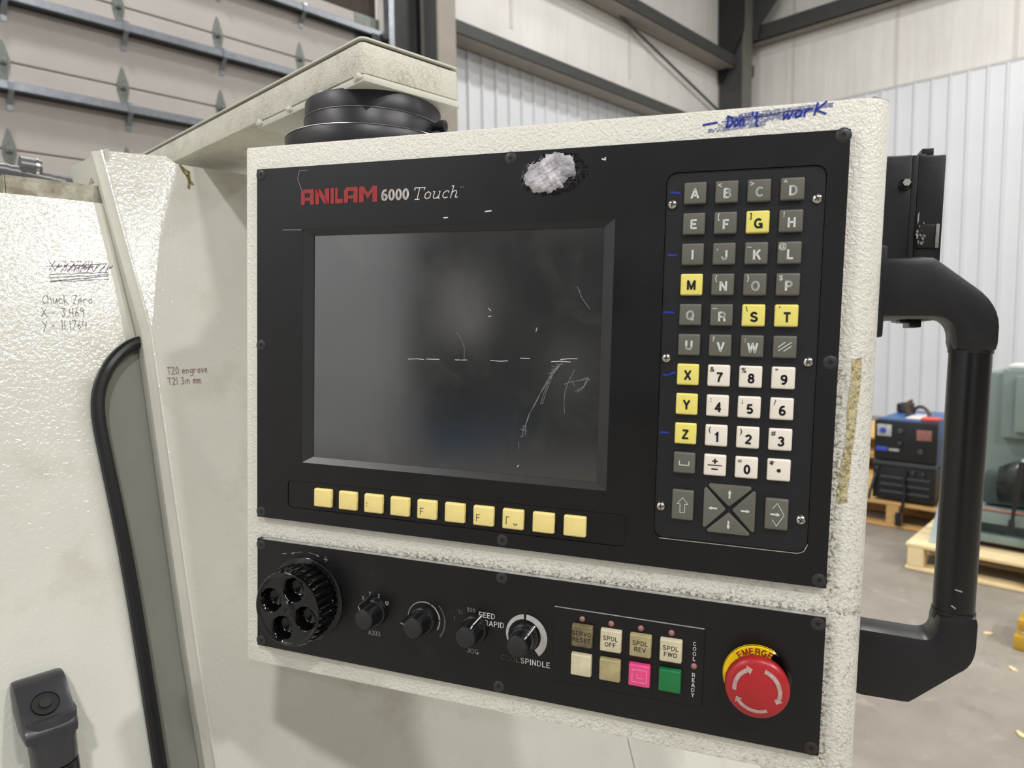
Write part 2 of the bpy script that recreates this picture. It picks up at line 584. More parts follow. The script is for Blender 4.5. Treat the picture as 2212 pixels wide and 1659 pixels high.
def rrect(x0, x1, z0, z1, r, n=5):
    out = []
    for cx, cz, a0 in ((x1 - r, z1 - r, 0), (x0 + r, z1 - r, 90), (x0 + r, z0 + r, 180), (x1 - r, z0 + r, 270)):
        for k in range(n + 1):
            a = R(a0 + 90 * k / n)
            out.append((cx + r * math.cos(a), cz + r * math.sin(a)))
    return out

def solo(name, label, cat, mb, mat, base, group=None, smooth=35, kind=None):
    """a thing that is one mesh, its origin at its base"""
    me = mb.mesh(name, mat, Vector(base), smooth)
    o = bpy.data.objects.new(name, me)
    o.location = base
    put(o)
    o['label'] = label
    o['category'] = cat
    if group:
        o['group'] = group
    if kind:
        o['kind'] = kind
    return o

def text_mesh(txt, size, bold=0.0, shear=0.0, spacing=1.0, align='CENTER', res=3, sx=1.0):
    """flat lettering in the a,b plane, mapped by the caller"""
    cu = bpy.data.curves.new('lettering', 'FONT')
    cu.body = txt
    cu.size = size
    cu.offset = bold * size
    cu.shear = shear
    cu.space_character = spacing
    cu.align_x = align
    cu.align_y = 'CENTER'
    cu.resolution_u = res
    o = bpy.data.objects.new('lettering', cu)
    COL.objects.link(o)
    dg = bpy.context.evaluated_depsgraph_get()
    me = bpy.data.meshes.new_from_object(o.evaluated_get(dg))
    bpy.data.objects.remove(o)
    bpy.data.curves.remove(cu)
    for w in me.vertices:
        w.co.x *= sx
    return me

_tcache = {}
def text_at(name, txt, size, mat, f, parent, **kw):
    """lettering whose plane coordinates go through f(a,b) -> drawing frame"""
    key = (txt, size, tuple(sorted(kw.items())))
    if key not in _tcache:
        me = text_mesh(txt, size, **kw)
        _tcache[key] = ([tuple(w.co) for w in me.vertices], [tuple(p.vertices) for p in me.polygons])
        bpy.data.meshes.remove(me)
    vs, fs = _tcache[key]
    mb = MB()
    vv = [mb.v(f(p[0], p[1])) for p in vs]
    for q in fs:
        mb.face([vv[i] for i in q])
    return mb.build(name, mat, parent, smooth=0)

# heavy grotesque capitals and digits drawn as strokes, cell height 1
def _arc(cx, cy, rx, ry, a0, a1, n=10):
    return [(cx + rx * math.cos(R(a0 + (a1 - a0) * k / n)), cy + ry * math.sin(R(a0 + (a1 - a0) * k / n))) for k in range(n + 1)]
_t, _b = .92, .08
CAPS = {
 'A': (.78, [[(.04, 0), (.39, .95), (.74, 0)], [(.17, .30), (.61, .30)]]),
 'B': (.72, [[(.10, 0), (.10, 1)], [(.10, _t), (.38, _t)] + _arc(.40, .73, .20, .19, 90, -90) + [(.10, .54)], [(.40, .54)] + _arc(.42, .31, .23, .23, 90, -90) + [(.10, _b)]]),
 'C': (.76, [_arc(.40, .50, .32, .42, 42, 318, 18)]),
 'D': (.76, [[(.10, 0), (.10, 1)], [(.10, _t), (.32, _t)] + _arc(.34, .50, .34, .42, 90, -90, 14) + [(.10, _b)]]),
 'E': (.66, [[(.10, 0), (.10, 1)], [(.10, _t), (.62, _t)], [(.10, .51), (.58, .51)], [(.10, _b), (.64, _b)]]),
 'F': (.62, [[(.10, 0), (.10, 1)], [(.10, _t), (.60, _t)], [(.10, .50), (.54, .50)]]),
 'G': (.80, [_arc(.41, .50, .33, .42, 45, 330, 18), [(.72, 0), (.72, .46)], [(.44, .44), (.80, .44)]]),
 'H': (.74, [[(.10, 0), (.10, 1)], [(.64, 0), (.64, 1)], [(.10, .53), (.64, .53)]]),
 'I': (.24, [[(.12, 0), (.12, 1)]]),
 'J': (.56, [[(.46, 1), (.46, .28)] + _arc(.26, .28, .20, .20, 0, -180) + [(.06, .36)]]),
 'K': (.74, [[(.10, 0), (.10, 1)], [(.66, 1), (.14, .40)], [(.34, .60), (.70, 0)]]),
 'L': (.60, [[(.10, 0), (.10, 1)], [(.10, _b), (.60, _b)]]),
 'M': (.86, [[(.09, 0), (.09, 1)], [(.77, 0), (.77, 1)], [(.12, .95), (.43, .10), (.74, .95)]]),
 'N': (.74, [[(.09, 0), (.09, 1)], [(.65, 0), (.65, 1)], [(.11, .93), (.63, .07)]]),
 'O': (.80, [_arc(.40, .50, .32, .42, 0, 360, 24)]),
 'P': (.68, [[(.10, 0), (.10, 1)], [(.10, _t), (.38, _t)] + _arc(.38, .69, .22, .23, 90, -90) + [(.10, .46)]]),
 'Q': (.80, [_arc(.40, .50, .32, .42, 0, 360, 24), [(.46, .26), (.74, .0)]]),
 'R': (.74, [[(.10, 0), (.10, 1)], [(.10, _t), (.42, _t)] + _arc(.42, .70, .22, .22, 90, -90) + [(.10, .48)], [(.44, .48), (.58, .38), (.66, 0)]]),
 'S': (.70, [_arc(.35, .72, .26, .21, 20, 215, 12) + _arc(.35, .29, .28, .21, 45, -165, 12)]),
 'T': (.66, [[(.33, 0), (.33, 1)], [(.0, _t), (.66, _t)]]),
 'U': (.74, [[(.10, 1), (.10, .34)] + _arc(.37, .34, .27, .26, 180, 360, 12) + [(.64, 1)]]),
 'V': (.70, [[(.04, 1), (.35, .07), (.66, 1)]]),
 'W': (1.0, [[(.05, 1), (.27, .08), (.50, .94), (.73, .08), (.95, 1)]]),
 'X': (.72, [[(.06, 1), (.66, 0)], [(.66, 1), (.06, 0)]]),
 'Y': (.70, [[(.04, 1), (.35, .46), (.66, 1)], [(.35, .46), (.35, 0)]]),
 'Z': (.68, [[(.05, _t), (.58, _t), (.09, _b), (.66, _b)]]),
 '0': (.62, [_arc(.31, .50, .23, .42, 0, 360, 22)]),
 '1': (.46, [[(.30, 0), (.30, 1), (.24, .86), (.06, .76)]]),
 '2': (.62, [_arc(.31, .70, .23, .22, 170, -30, 10) + [(.09, .10), (.58, _b)]]),
 '3': (.62, [_arc(.30, .73, .22, .19, 160, -90, 10), _arc(.30, .30, .25, .22, 90, -160, 10)]),
 '4': (.62, [[(.44, 0), (.44, .95), (.07, .32), (.62, .32)]]),
 '5': (.62, [[(.55, _t), (.16, _t), (.11, .50)] + _arc(.31, .32, .24, .24, 125, -150, 12)]),
 '6': (.62, [_arc(.31, .31, .23, .23, 0, 360, 18), _arc(.36, .45, .28, .47, 62, 190, 9)]),
 '7': (.60, [[(.04, _t), (.56, _t), (.32, .50), (.22, 0)]]),
 '8': (.62, [_arc(.31, .73, .20, .19, 0, 360, 16), _arc(.31, .30, .24, .22, 0, 360, 16)]),
 '9': (.62, [_arc(.31, .69, .23, .23, 0, 360, 18), _arc(.26, .55, .28, .47, 10, -118, 9)]),
}
def caps_lines(txt, x, z, h, gap=.10, sx=1.0):
    """centred line of capitals -> polylines"""
    wid = sum((CAPS[c][0] if c != ' ' else .3) + gap for c in txt) - gap
    cx = x - wid * h * sx / 2
    out = []
    for c in txt:
        if c != ' ':
            for ln in CAPS[c][1]:
                out.append([(cx + a * h * sx, z + (b - .5) * h) for a, b in ln])
        cx += ((CAPS[c][0] if c != ' ' else .3) + gap) * h * sx
    return out
def heavy(mb, lines, w, put3):
    """ribbons with round joints and square ends"""
    for ln in lines:
        for (a0, b0), (a1, b1) in zip(ln, ln[1:]):
            L = math.hypot(a1 - a0, b1 - b0)
            if L < 1e-9:
                continue
            nx, ny = -(b1 - b0) / L * w / 2, (a1 - a0) / L * w / 2
            mb.face([mb.v(put3(*q)) for q in ((a0 + nx, b0 + ny), (a0 - nx, b0 - ny), (a1 - nx, b1 - ny), (a1 + nx, b1 + ny))])
        for i in range(1, len(ln) - 1):
            (p0, q0), (p1, q1), (p2, q2) = ln[i - 1], ln[i], ln[i + 1]
            t = abs(math.atan2((p1 - p0) * (q2 - q1) - (q1 - q0) * (p2 - p1), (p1 - p0) * (p2 - p1) + (q1 - q0) * (q2 - q1)))
            if t > .1:
                n = 5 if t < .6 else 9
                mb.face([mb.v(put3(p1 + w / 2 * math.cos(6.28318 * k / n), q1 + w / 2 * math.sin(6.28318 * k / n))) for k in range(n)])
    return mb

# single-stroke hand lettering, unit cell 0..1
HAND = {
 'A': [[(0, 0), (.35, 1), (.7, 0)], [(.15, .4), (.55, .4)]], 'C': [[(.6, .8), (.35, 1), (.05, .55), (.2, .05), (.6, .1)]],
 'D': [[(.1, 0), (.1, 1)], [(0, .95), (.5, .85), (.62, .45), (.4, .08), (0, .02)]],
 'X': [[(0, 1), (.6, 0)], [(.6, 1), (0, 0)]], 'Y': [[(0, 1), (.28, .5)], [(.6, 1), (.15, -.25)]],
 'Z': [[(0, .95), (.5, 1), (0, 0), (.6, .05)]], 'T': [[(0, 1), (.6, 1)], [(.3, 1), (.3, 0)]],
 'h': [[(.05, 1), (.05, 0)], [(.05, .45), (.3, .6), (.42, .4), (.42, 0)]], 'u': [[(0, .6), (.05, .1), (.3, .05), (.42, .6)], [(.42, .6), (.45, 0)]],
 'c': [[(.4, .5), (.2, .6), (0, .3), (.15, .02), (.42, .08)]], 'k': [[(.05, 1), (.05, 0)], [(.45, .62), (.07, .3), (.5, 0)]],
 'K': [[(.05, 1.0), (.05, 0)], [(.6, 1.0), (.07, .4), (.75, .0)]],
 'e': [[(.03, .3), (.4, .35), (.3, .6), (.08, .5), (.05, .12), (.4, .05)]], 'r': [[(.02, .6), (.05, 0)], [(.05, .35), (.2, .58), (.4, .55)]],
 'o': [[(.2, .6), (.02, .35), (.15, .02), (.4, .15), (.4, .5), (.2, .6)]], 'n': [[(.03, .6), (.03, 0)], [(.03, .4), (.25, .6), (.38, .4), (.4, 0)]],
 'g': [[(.4, .55), (.15, .6), (.03, .35), (.15, .1), (.4, .2)], [(.4, .6), (.42, -.2), (.2, -.38), (.02, -.25)]],
 'a': [[(.4, .5), (.15, .58), (.02, .25), (.18, .02), (.4, .2)], [(.4, .6), (.44, 0)]], 'v': [[(0, .6), (.2, 0), (.42, .6)]],
 'i': [[(.1, .6), (.1, 0)]], 'w': [[(0, .55), (.1, .02), (.28, .4), (.42, .02), (.6, .6)]],
 'm': [[(.02, .6), (.02, 0)], [(.02, .45), (.2, .6), (.26, 0)], [(.26, .45), (.45, .6), (.5, 0)]],
 't': [[(.2, 1.0), (.18, 0), (.35, .02)], [(0, .62), (.42, .68)]], "'": [[(.1, 1.05), (.06, .8)]],
 '0': [[(.25, 1), (.02, .6), (.12, .02), (.4, .1), (.5, .7), (.25, 1)]], '1': [[(.12, 1), (.12, 0)]],
 '2': [[(.02, .8), (.25, 1), (.45, .75), (0, 0), (.5, .03)]], '3': [[(.05, .95), (.4, .9), (.2, .55), (.45, .3), (.2, 0), (0, .08)]],
 '4': [[(.1, 1), (.02, .45), (.5, .45)], [(.45, 1), (.42, 0)]], '6': [[(.4, 1), (.08, .45), (.15, .02), (.45, .2), (.3, .5), (.08, .35)]],
 '7': [[(0, .98), (.5, 1), (.15, 0)]], '9': [[(.45, .8), (.2, 1), (.05, .7), (.25, .5), (.45, .8), (.4, 0)]],
 '.': [[(.05, .02), (.16, .04)]], '-': [[(.0, .42), (.35, .45)]], ' ': [],
}
WID = {'.': .3, "'": .25, 'i': .3, '1': .32, ' ': .45, 'w': .75, 'm': .7, 'K': .85, 'X': .75, 'D': .78, 'T': .72}
def hand(txt, x, z, h, slant=0.08, rise=0.0, wob=0.03):
    out = []
    cx = x
    for ch in txt:
        for ln in HAND[ch]:
            out.append([(cx + (a + b * slant + random.uniform(-wob, wob)) * h * 0.85,
                         z + (cx - x) * rise + (b + random.uniform(-wob, wob)) * h) for a, b in ln])
        cx += WID.get(ch, .62) * h * 0.85
    return out

# ================================================================== the hall
def bx(a, b, bev=0.0):
    return MB().box(a, b, bev)

XW, YW, ZC = 11.0, 5.5, 8.0
bx((-10, -14, -0.2), (XW, YW, 0)).build('floor', M['concrete'], kind='structure', smooth=0)
bx((-10, -14, ZC), (XW, YW, ZC + 0.2)).build('ceiling', M['ceil'], kind='structure', smooth=0)
bx((-10.2, -14, 0), (-10, YW, ZC)).build('wall_west', M['liner'], kind='structure', smooth=0)
bx((-10.2, -14.2, 0), (XW, -14, ZC)).build('wall_south', M['steel_grey'], kind='structure', smooth=0)
wl = bx((-10, YW, 0), (XW + 0.2, YW + 0.2, ZC)).build('wall_left', M['vinyl'], kind='structure', smooth=0)
wr = bx((XW, -14, 0), (XW + 0.2, YW, ZC)).build('wall_right', M['vinyl'], kind='structure', smooth=0)

d2 = bx((-9.99, -4.4, 0), (-9.90, 0.75, 3.9)).build('added_dark_panel', M['steel_black'], kind='structure', smooth=0)  # unseen dark panel with pale and blue pieces, added to shape the screen reflections
bx((-9.90, -0.45, 1.75), (-9.87, 0.25, 2.75)).build('door_pane', M['white_plastic'], d2, smooth=0)  # pale piece of the added panel, for the screen reflections
bx((-9.90, -1.9, 0.85), (-9.87, -1.6, 1.75)).build('door_pane', M['white_plastic'], d2, smooth=0)  # pale piece of the added panel, for the screen reflections
bx((-9.90, -2.6, 0.85), (-9.87, -2.45, 1.75)).build('door_pane', M['white_plastic'], d2, smooth=0)  # pale piece of the added panel, for the screen reflections
bx((-9.90, -1.05, 0.02), (-9.87, 0.5, 0.42)).build('added_blue_panel', M['weld_blue'], d2, smooth=0)
def liner(n, pitch, top, along, f, depth=0.028, rib=0.05):
    """a ribbed steel liner sheet, profile swept from the floor to top"""
    pr = []
    for k in range(n):
        s = along + k * pitch
        pr += [(s, 0), (s + pitch - rib, 0), (s + pitch - rib * 0.72, depth), (s + pitch - rib * 0.28, depth)]
    pr.append((along + n * pitch, 0))
    mb = MB()
    a = [mb.v(f(p, d, 0.0)) for p, d in pr]
    b = [mb.v(f(p, d, top)) for p, d in pr]
    for i in range(len(pr) - 1):
        mb.face((a[i], a[i + 1], b[i + 1], b[i]))
    return mb
LT = 4.665
for i in range(6):      # left wall, sheets of five ribs under the girt
    liner(5, 0.203, 4.30, 4.83 + i * 1.015, lambda p, d, z: (p, YW - 0.004 - d, z)).build('liner_panel', M['liner'], wl, smooth=0)
for i in range(14):     # right wall
    liner(5, 0.212, LT, -9.4 + i * 1.06, lambda p, d, z: (XW - 0.004 - d, p, z)).build('liner_panel', M['liner'], wr, smooth=0)
bx((XW - 0.012, -9.4, LT), (XW - 0.001, 5.44, LT + 0.035)).build('cap_trim', M['liner_trim'], wr, smooth=0)
for y in (4.55, 3.1, 1.72):
    bx((XW - 0.006, y, LT + 0.04), (XW - 0.0005, y + 0.05, ZC)).build('vinyl_seam', M['seam'], wr, smooth=0)
for x in (5.65, 7.9):
    bx((x, YW - 0.006, LT), (x + 0.05, YW - 0.0005, ZC)).build('vinyl_seam', M['seam'], wl, smooth=0)

# girts, columns, brace ------------------------------------------------
def girt(name, front, under, wallside, kind='structure'):
    e = bpy.data.objects.new(name, None)
    put(e)
    e['kind'] = kind
    ORG[e.name] = Vector((0, 0, 0))
    bx(*front).build('front_flange', M['steel_dark'], e, smooth=0)
    bx(*under).build('web', M['steel_light'], e, smooth=0)  # web in a lighter grey than the front flange
    bx(*wallside).build('wall_flange', M['steel_grey'], e, smooth=0)
    return e
x0, x1 = 4.60, 10.95
girt('beam', ((x0, 5.195, 4.237), (x1, 5.215, 4.357)), ((x0, 5.2, 4.237), (x1, 5.46, 4.25)), ((x0, 5.45, 4.237), (x1, 5.47, 4.4)))
girt('beam', ((x0, 5.195, 5.345), (x1, 5.215, 5.50)), ((x0, 5.2, 5.345), (x1, 5.49, 5.358)), ((x0, 5.48, 5.345), (x1, 5.495, 5.50)))
girt('beam', ((10.75, -9.0, 5.78), (10.77, 5.15, 6.02)), ((10.75, -9.0, 5.78), (10.99, 5.15, 5.793)), ((10.975, -9.0, 5.78), (10.99, 5.15, 6.0)))

def column(name, parts):
    e = bpy.data.objects.new(name, None)
    put(e)
    e['kind'] = 'structure'
    ORG[e.name] = Vector((0, 0, 0))
    for nm, a, b, m in parts:
        bx(a, b).build(nm, m, e, smooth=0)
    return e
column('column', [('front_flange', (4.296, 5.10, 0), (4.51, 5.125, ZC), M['steel_light']),
                  ('web', (4.36, 5.125, 0), (4.385, 5.44, ZC), M['steel_grey']),
                  ('side_plate', (4.296, 5.125, 0), (4.315, 5.31, ZC), M['steel_dark']),
                  ('rear_flange', (4.296, 5.44, 0), (4.60, 5.465, ZC), M['steel_black'])])
cc = column('column', [('front_flange', (10.35, 5.08, 0), (10.64, 5.105, ZC), M['steel_grey']),
                       ('web', (10.352, 5.105, 0), (10.40, 5.47, ZC), M['steel_dark']),
                       ('rear_flange', (10.35, 5.47, 0), (10.64, 5.49, ZC), M['steel_grey'])])
ORG[cc.name] = Vector((0, 0, 0))
# dark plates at the head of the corner column
MB().prism([(5.47, 5.18), (5.42, 5.14), (5.06, 5.86), (5.06, 6.6), (5.47, 6.6)], 10.30, 10.33, lambda a, b, c: (c, a, b)).build('dark_plate', M['steel_black'], cc, smooth=0)
MB().prism([(5.02, 5.78), (4.98, 6.0), (4.66, 6.35), (4.66, 6.8), (5.08, 6.8), (5.08, 5.78)], 10.66, 10.70, lambda a, b, c: (c, a, b)).build('dark_plate', M['steel_dark'], cc, smooth=0)
br = MB().tube([(6.2, 5.42, 5.70), (10.40, 5.42, 4.66)], 0.017, 8).build('trim_1', M['steel_dark'], kind='structure')

# sectional overhead door ----------------------------------------------
dr = bpy.data.objects.new('door_1', None)
put(dr)
dr['kind'] = 'structure'
ORG[dr.name] = Vector((0, 0, 0))
DX0, DX1, DY = -4.2, 3.86, 5.42
SEAMS = [-0.16, 0.384, 0.928, 1.472, 2.016, 2.560, 3.106, 3.650, 4.195]
for z0, z1 in zip(SEAMS, SEAMS[1:]):
    z0 = max(z0, 0.01)
    MB().box((DX0, DY, z0 + 0.004), (DX1, DY + 0.05, z1 - 0.004), 0.006, 1).build('door_panel', M['door_white'], dr)
bx((DX0, DY + 0.02, 0.02), (DX1, DY + 0.045, 4.18)).build('seam_gasket', M['door_seam'], dr, smooth=0)
strut_me = None
HX = [0.99 + 0.687 * k for k in range(-6, 5)]
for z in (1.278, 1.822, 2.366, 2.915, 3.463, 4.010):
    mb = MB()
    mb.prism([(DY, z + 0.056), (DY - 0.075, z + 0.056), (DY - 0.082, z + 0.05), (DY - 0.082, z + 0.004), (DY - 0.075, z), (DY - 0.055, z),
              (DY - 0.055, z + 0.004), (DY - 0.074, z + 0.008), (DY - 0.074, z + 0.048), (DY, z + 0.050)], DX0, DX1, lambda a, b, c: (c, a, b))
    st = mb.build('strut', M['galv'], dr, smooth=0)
    bx((DX0, DY - 0.071, z - 0.008), (DX1, DY - 0.002, z + 0.004)).build('strut_shade', M['steel_black'], st, smooth=0)  # black strip painted in for the shade under the strut

def hinge_mesh():
    mb = MB()
    top = [(0, .135), (.012, .11), (.040, .01), (.038, -.03), (.018, -.11), (.012, -.17), (-.012, -.17), (-.018, -.11), (-.038, -.03), (-.040, .01), (-.012, .11)]
    mb.prism(top, -0.004, 0.0, lambda a, b, c: (a, c, b))
    mb.box((-.020, -.022, -.022), (.020, -.004, .012), 0.004, 1)
    mb.lathe([(0, -.03), (.009, -.03), (.009, -.022)], (.0, 0, -.004), 'y', 8)
    return mb.mesh('hinge', M['galv_dull'])
def clip_mesh():
    mb = MB()
    mb.prism([(0, .075), (-.088, .066), (-.090, .045), (-.088, -.002), (-.06, -.02), (-.006, -.075), (-.006, -.11), (0, -.11), (0, -.06), (-.05, -.012),
              (-.076, .0), (-.076, .054), (0, .062)], -0.016, 0.016, lambda a, b, c: (c, a, b))
    return mb.mesh('strut_clip', M['galv'], smooth=0)
hme, cme = hinge_mesh(), clip_mesh()
for zs, zst in ((3.650, 3.463), (3.106, 2.915), (2.560, 2.366), (4.195, 4.010)):
    for hx in HX:
        if not (-1.2 < hx < 3.7):
            continue
        if zs < 4.1:
            o = bpy.data.objects.new('hinge', hme)
            o.location = (hx, DY - 0.001, zs)
            put(o, dr)
        c = bpy.data.objects.new('strut_clip', cme)
        c.location = (hx + 0.02, DY - 0.0005, zst)
        put(c, dr)
bx((3.60, DY - 0.006, 0.02), (3.86, DY, 4.19)).build('end_stile', M['galv_dull'], dr, smooth=0)
rb = MB()
rb.lathe([(0, -.03), (.035, -.03), (.035, .03), (0, .03)], (3.84, DY - 0.09, 4.0), 'x', 14)
rb.box((3.72, DY - 0.10, 3.93), (3.83, DY - 0.006, 4.02), 0.008, 1)
rb.build('roller_bracket', M['steel_black'], dr)
tk = MB()
tk.box((3.875, DY - 0.13, 0), (3.885, DY - 0.05, ZC - 0.6))
tk.box((3.875, DY - 0.135, 0), (3.93, DY - 0.125, ZC - 0.6))
tk.build('track', M['galv'], dr, smooth=0)
bx((3.95, DY - 0.03, 0), (3.985, DY + 0.06, ZC)).build('trim_2', M['white_plastic'], kind='structure', smooth=0)
bx((3.99, DY - 0.0, 0), (4.29, DY + 0.06, ZC)).build('trim_3', M['steel_dark'], kind='structure', smooth=0)
# lintel and the dark opening above the door
bx((-4.2, YW - 0.03, 4.20), (3.86, YW - 0.002, 5.2)).build('trim_4', M['brown_dark'], kind='structure', smooth=0)
bx((-4.2, DY - 0.02, 4.62), (3.94, YW - 0.03, 4.72)).build('trim_5', M['steel_grey'], kind='structure', smooth=0)

# ================================================================== things standing on the hall floor, far right
def pallet(label, x0, y0, L, Wd, mat, z0=0.0, rot=0.0, group=None, H=0.155):
    """boards run along y on top; stringer ends face -x"""
    t = thing('wooden_pallet', label, 'pallet', (x0, y0, z0), group=group)
    t.rotation_euler.z = rot
    ORG[t.name] = Vector((0, 0, 0))
    tb = 0.024
    nb = 6
    for k in range(nb):
        cx = 0.05 + (L - 0.1) * k / (nb - 1)
        w = 0.075 if k else 0.05
        MB().box((cx - w, -0.0, H - tb), (cx + w, Wd, H), 0.005, 1).build('board', mat, t)
    for cx in (0.05, L / 2, L - 0.05):
        MB().box((cx - 0.05, 0, 0), (cx + 0.05, Wd, 0.022), 0.005, 1).build('bottom_board', mat, t)
    for cx in (0.05, L / 2, L - 0.05):
        for cy in (0.05, Wd / 2, Wd - 0.05):
            MB().box((cx - 0.048, cy - 0.04, 0.022), (cx + 0.048, cy + 0.04, H - tb), 0.004, 1).build('block', mat, t)
    return t
p_near = pallet('pale new pine pallet with rounded corner carrying the grey-green machine', 4.27, -0.10, 0.77, 1.185, M['pine'], rot=R(0.5))
p_weld = pallet('yellowed wooden pallet under the blue and black welder', 5.06, 0.95, 0.9, 0.85, M['oak'], H=0.175)
for k, nm in enumerate(('lowest pallet on the floor of the stack behind the welder', 'middle pallet of the stack behind the blue and black welder', 'top pallet of the stack behind the blue and black welder')):
    pallet(nm, 6.0, 1.5, 0.95, 0.9, M['oak'], z0=0.156 * k, group='stacked spare pallets')

# welder ----------------------------------------------------------------
wd = thing('welding_machine', 'blue welder with black control front standing on yellowed pallet', 'welder', (5.08, 1.13, 0.175))
MB().box((5.12, 1.14, 0.42), (5.72, 1.50, 0.735), 0.012).build('case', M['weld_blue'], wd)
MB().box((5.12, 1.135, 0.19), (5.72, 1.505, 0.42), 0.01).build('base_frame', M['weld_black'], wd)
MB().box((5.085, 1.13, 0.455), (5.121, 1.51, 0.728), 0.012).build('front_panel', M['weld_black'], wd)
MB().box((5.07, 1.13, 0.425), (5.122, 1.51, 0.452), 0.005).build('divider_bar', M['weld_grey'], wd)
MB().box((5.085, 1.13, 0.19), (5.121, 1.51, 0.422), 0.008).build('lower_panel', M['weld_black'], wd)
for z in (0.235, 0.285, 0.335):
    MB().box((5.072, 1.16, z), (5.09, 1.46, z + 0.016), 0.003, 1).build('louvre', M['weld_grey'], wd)
MB().box((5.076, 1.40, 0.62), (5.086, 1.49, 0.70), 0.004).build('dial_plate', M['weld_label'], wd)
MB().lathe([(0, -.012), (.018, -.012), (.02, 0)], (5.076, 1.452, 0.66), 'x', 14).build('selector_dial', M['weld_label_blue'], wd)
MB().box((5.076, 1.16, 0.61), (5.086, 1.25, 0.68), 0.004).build('rating_label', M['weld_label_red'], wd)
MB().box((5.074, 1.42, 0.518), (5.086, 1.495, 0.548), 0.004).build('name_badge', M['weld_label_blue'], wd)
MB().box((5.076, 1.35, 0.522), (5.086, 1.415, 0.540), 0.003).build('badge_strip', M['weld_label'], wd)
for y, z, r_ in ((1.345, 0.66, .02), (1.345, 0.58, .016), (1.22, 0.535, .022), (1.48, 0.40, .013), (1.26, 0.392, .016), (1.20, 0.392, .013)):
    MB().lathe([(0, -.022), (r_ * .7, -.022), (r_, -.012), (r_, 0)], (5.082, y, z), 'x', 14).build('knob', M['weld_grey'], wd)
MB().box((5.33, 1.128, 0.44), (5.39, 1.14, 0.55), 0.004).build('side_sticker', M['weld_label'], wd)
solo('cable_coil', 'coil of black cable lying behind on the welder top', 'cable',
     MB().tube([(5.60 + .09 * math.cos(a / 24 * 6.2832 * 3), 1.50 - 0.045 + .045 * math.sin(a / 24 * 6.2832 * 3), 0.745 + a * 0.0006) for a in range(73)], 0.011, 8), M['cable'], (5.60, 1.455, 0.735))
hk = [(5.30, 1.36, 0.742), (5.30, 1.365, 0.79), (5.30, 1.36, 0.83), (5.30, 1.345, 0.845), (5.30, 1.335, 0.855)]
solo('lifting_hook', 'rusty curved steel hook standing up on the welder top', 'hook', MB().tube(hk, 0.014, 10, radii=[.018, .019, .017, .012, .006]), M['hook'], (5.30, 1.36, 0.735))
cl = [(5.34 + .05 * math.cos(R(a)), 1.29 + .06 * math.cos(R(a)), 0.75 + .055 * max(0, math.sin(R(a)))) for a in range(0, 181, 15)]
solo('shackle', 'dull steel shackle lying beside the rusty hook', 'shackle', MB().tube(cl, 0.012, 8), M['hook'], (5.34, 1.29, 0.738))
solo('red_wrapper', 'red plastic wrapper lying on the front edge of the welder top', 'wrapper', MB().box((5.12, 1.135, 0.736), (5.22, 1.24, 0.755), 0.006), M['tape_red'], (5.17, 1.19, 0.735))
solo('clear_sheet', 'crumpled white plastic sheet on the welder top', 'plastic sheet', MB().box((5.16, 1.25, 0.736), (5.42, 1.34, 0.746), 0.004), M['white_plastic'], (5.3, 1.3, 0.735))
ws = thing('strap', 'black lashing strap hanging down the welder front over its pallet', 'strap', (5.05, 1.33, 0.02))
MB().tube([(5.078, 1.30, 0.40), (5.06, 1.31, 0.33), (5.055, 1.30, 0.25), (5.048, 1.31, 0.17), (5.045, 1.32, 0.11)], 0.009, 8).build('webbing', M['webbing'], ws)
MB().box((5.036, 1.315, 0.025), (5.052, 1.352, 0.115), 0.006).build('hook_end', M['webbing'], ws)
solo('hose', 'grey hose hanging beside the knobs of the welder front', 'hose', MB().tube([(5.08, 1.49, 0.36), (5.06, 1.50, 0.30), (5.055, 1.515, 0.235), (5.06, 1.525, 0.182)], 0.010, 8), M['weld_grey'], (5.06, 1.52, 0.175))

# grey-green machine on the near pallet -----------------------------------
gm = thing('machine_tool', 'grey-green cabinet machine standing on pale pine pallet', 'machine', (4.5, 0.4, 0.156))
MB().box((4.50, -0.05, 0.76), (5.02, 0.705, 1.13), 0.012).build('upper_cabinet', M['green'], gm)
MB().box((4.56, 0.0, 0.44), (5.02, 0.78, 1.11), 0.012).build('column_body', M['green'], gm)
MB().box((4.46, -0.05, 0.80), (4.503, 0.64, 1.10), 0.008).build('cabinet_door', M['green'], gm)
MB().box((4.40, -0.05, 0.30), (5.02, 0.86, 0.372), 0.012).build('table', M['green'], gm)
MB().box((4.395, -0.04, 0.374), (4.412, 0.85, 0.381), 0.002).build('table_edge', M['orange'], gm)
MB().box((4.47, -0.05, 0.235), (5.02, 0.82, 0.30), 0.006).build('plinth', M['green_dark'], gm)
MB().box((4.42, -0.05, 0.19), (5.02, 0.86, 0.236), 0.008).build('base_plate', M['green'], gm)
MB().box((4.50, 0.0, 0.386), (5.0, 0.78, 0.56), 0.02).build('bed', M['green_dark'], gm)
MB().lathe([(0, -.05), (.035, -.05), (.045, -.03), (.03, 0), (.05, .06), (.05, .10)], (4.56, 0.70, 0.52), 'x', 18).build('spindle_nose', M['nickel'], gm)
MB().box((4.47, 0.02, 0.157), (4.57, 0.86, 0.19), 0.004).build('skid', M['brown_dark'], gm)
MB().box((4.95, 0.02, 0.157), (5.05, 0.86, 0.19), 0.004).build('skid', M['brown_dark'], gm)

